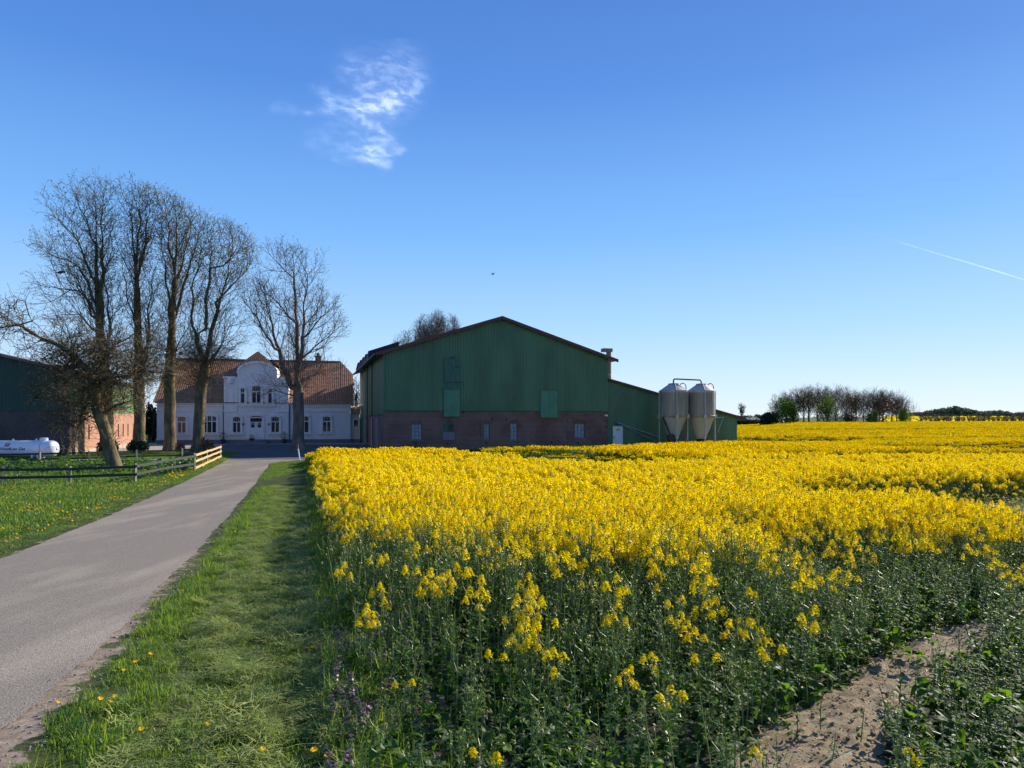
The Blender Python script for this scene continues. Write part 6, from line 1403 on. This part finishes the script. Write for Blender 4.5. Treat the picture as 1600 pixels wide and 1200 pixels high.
# ------------------------------------------------------------------ cloud and contrail
def seg_d(px, py, a, b):
    t = np.clip(((px - a[0]) * (b[0] - a[0]) + (py - a[1]) * (b[1] - a[1])) / ((b[0] - a[0]) ** 2 + (b[1] - a[1]) ** 2), 0, 1); return np.hypot(px - a[0] - t * (b[0] - a[0]), py - a[1] - t * (b[1] - a[1])), t
def cloud_mat():
    m, t, p, o = node_mat('thin_cloud'); t.nodes.remove(p); a = t.nodes.new('ShaderNodeAttribute'); a.attribute_name = 'wisp'
    tr = t.nodes.new('ShaderNodeBsdfTransparent'); tl = t.nodes.new('ShaderNodeBsdfTranslucent'); tl.inputs[0].default_value = (1, 1, 1, 1); df = t.nodes.new('ShaderNodeBsdfDiffuse'); df.inputs[0].default_value = (1, 1, 1, 1); ad = t.nodes.new('ShaderNodeAddShader'); t.links.new(tl.outputs[0], ad.inputs[0]); t.links.new(df.outputs[0], ad.inputs[1])
    mx = t.nodes.new('ShaderNodeMixShader'); t.links.new(a.outputs['Fac'], mx.inputs[0]); t.links.new(tr.outputs[0], mx.inputs[1]); t.links.new(ad.outputs[0], mx.inputs[2]); t.links.new(mx.outputs[0], o.inputs[0]); return m
M['cloud'] = cloud_mat()
def sky_sheet(name, x0, x1, y0, y1, nx, ny, dist, dens, label):
    gx, gy = np.meshgrid(np.linspace(x0, x1, nx), np.linspace(y0, y1, ny)); dd = dist * (1 + .10 * vnoise(gx, gy, 90, 3) - .0008 * (gy - y0))
    V = np.stack([(gx - 800) / F * dd, dd, EYE + (HZ - gy) / F * dd], -1).reshape(-1, 3); idx = np.arange(nx * ny).reshape(ny, nx); Fq = np.stack([idx[:-1, :-1], idx[:-1, 1:], idx[1:, 1:], idx[1:, :-1]], -1).reshape(-1, 4)
    me = np_mesh(name, V, Fq, [M['cloud']], smooth=True); a = me.attributes.new('wisp', 'FLOAT', 'POINT'); a.data.foreach_set('value', dens(gx, gy).astype(np.float32).ravel()); o = link(name, me); return tag(o, label, None, None, 'structure')
def dens_c(gx, gy):
    wx = gx + 16 * (fbm(gx, gy, 60, 60) - .5) + 7 * (fbm(gx, gy, 18, 66) - .5); wy = gy + 16 * (fbm(gx, gy, 60, 70) - .5) + 7 * (fbm(gx, gy, 18, 77) - .5)
    out = np.zeros_like(gx)
    strokes = [((655, 128), (620, 150), 9, .50), ((632, 140), (600, 160), 17, .55), ((610, 162), (560, 168), 8, .5), ((560, 168), (520, 160), 9, .45), ((540, 165), (500, 140), 7, .35), ((520, 152), (488, 135), 4, .25), ((565, 165), (571, 190), 4, .45), ((571, 190), (578, 194), 4, .4),
      ((555, 120), (630, 95), 16, .22), ((548, 110), (570, 135), 14, .2), ((590, 195), (604, 218), 3, .4), ((604, 218), (622, 236), 4, .5), ((622, 236), (570, 240), 6, .45), ((600, 222), (540, 226), 9, .28), ((540, 222), (490, 214), 12, .15), ((578, 250), (605, 259), 4, .42), ((580, 250), (525, 248), 4, .32), ((575, 236), (585, 240), 7, .4), ((520, 172), (480, 172), 3, .26), ((480, 172), (430, 165), 5, .12), ((540, 185), (570, 195), 10, .16), ((640, 150), (645, 110), 12, .14), ((560, 200), (520, 185), 8, .10)]
    for a, b, w_, k in strokes:
        d, t = seg_d(wx, wy, a, b); out = 1 - (1 - out) * (1 - k * np.exp(-(d / (w_ * 1.6)) ** 2))
    fib = fbm(wx * .9 + wy * .4, wy * 2.2 - wx * .6, 16, 80); return np.clip(out * np.clip(2.4 * (fib - .24), .3, 1.2), 0, 1) * .30 * np.clip((gx - 402) / 30, 0, 1)
sky_sheet('cloud', 400, 690, 60, 290, 420, 340, 8000, dens_c, 'small wispy cirrus cloud in the blue sky')
def dens_t(gx, gy):
    yl = 352 + (gx - 1318) * .3 + .25 * np.sin(gx * .04); w_ = .85 + .3 * vnoise(gx, gy, 12, 5); d = np.abs(gy - yl); k = S((gx - 1380) / 90) * (.5 + .5 * S((gx - 1440) / 80)) + .03 * S((gx - 1320) / 20); k = k * (.55 + .6 * np.clip(vnoise(gx, gx * 0, 22, 9) + (gx > 1490), 0, 1)); return np.clip(np.exp(-(d / w_) ** 2) * k * .34, 0, 1)
sky_sheet('contrail', 1318, 1640, 345, 455, 900, 330, 12000, dens_t, 'thin white vapour trail at the right')
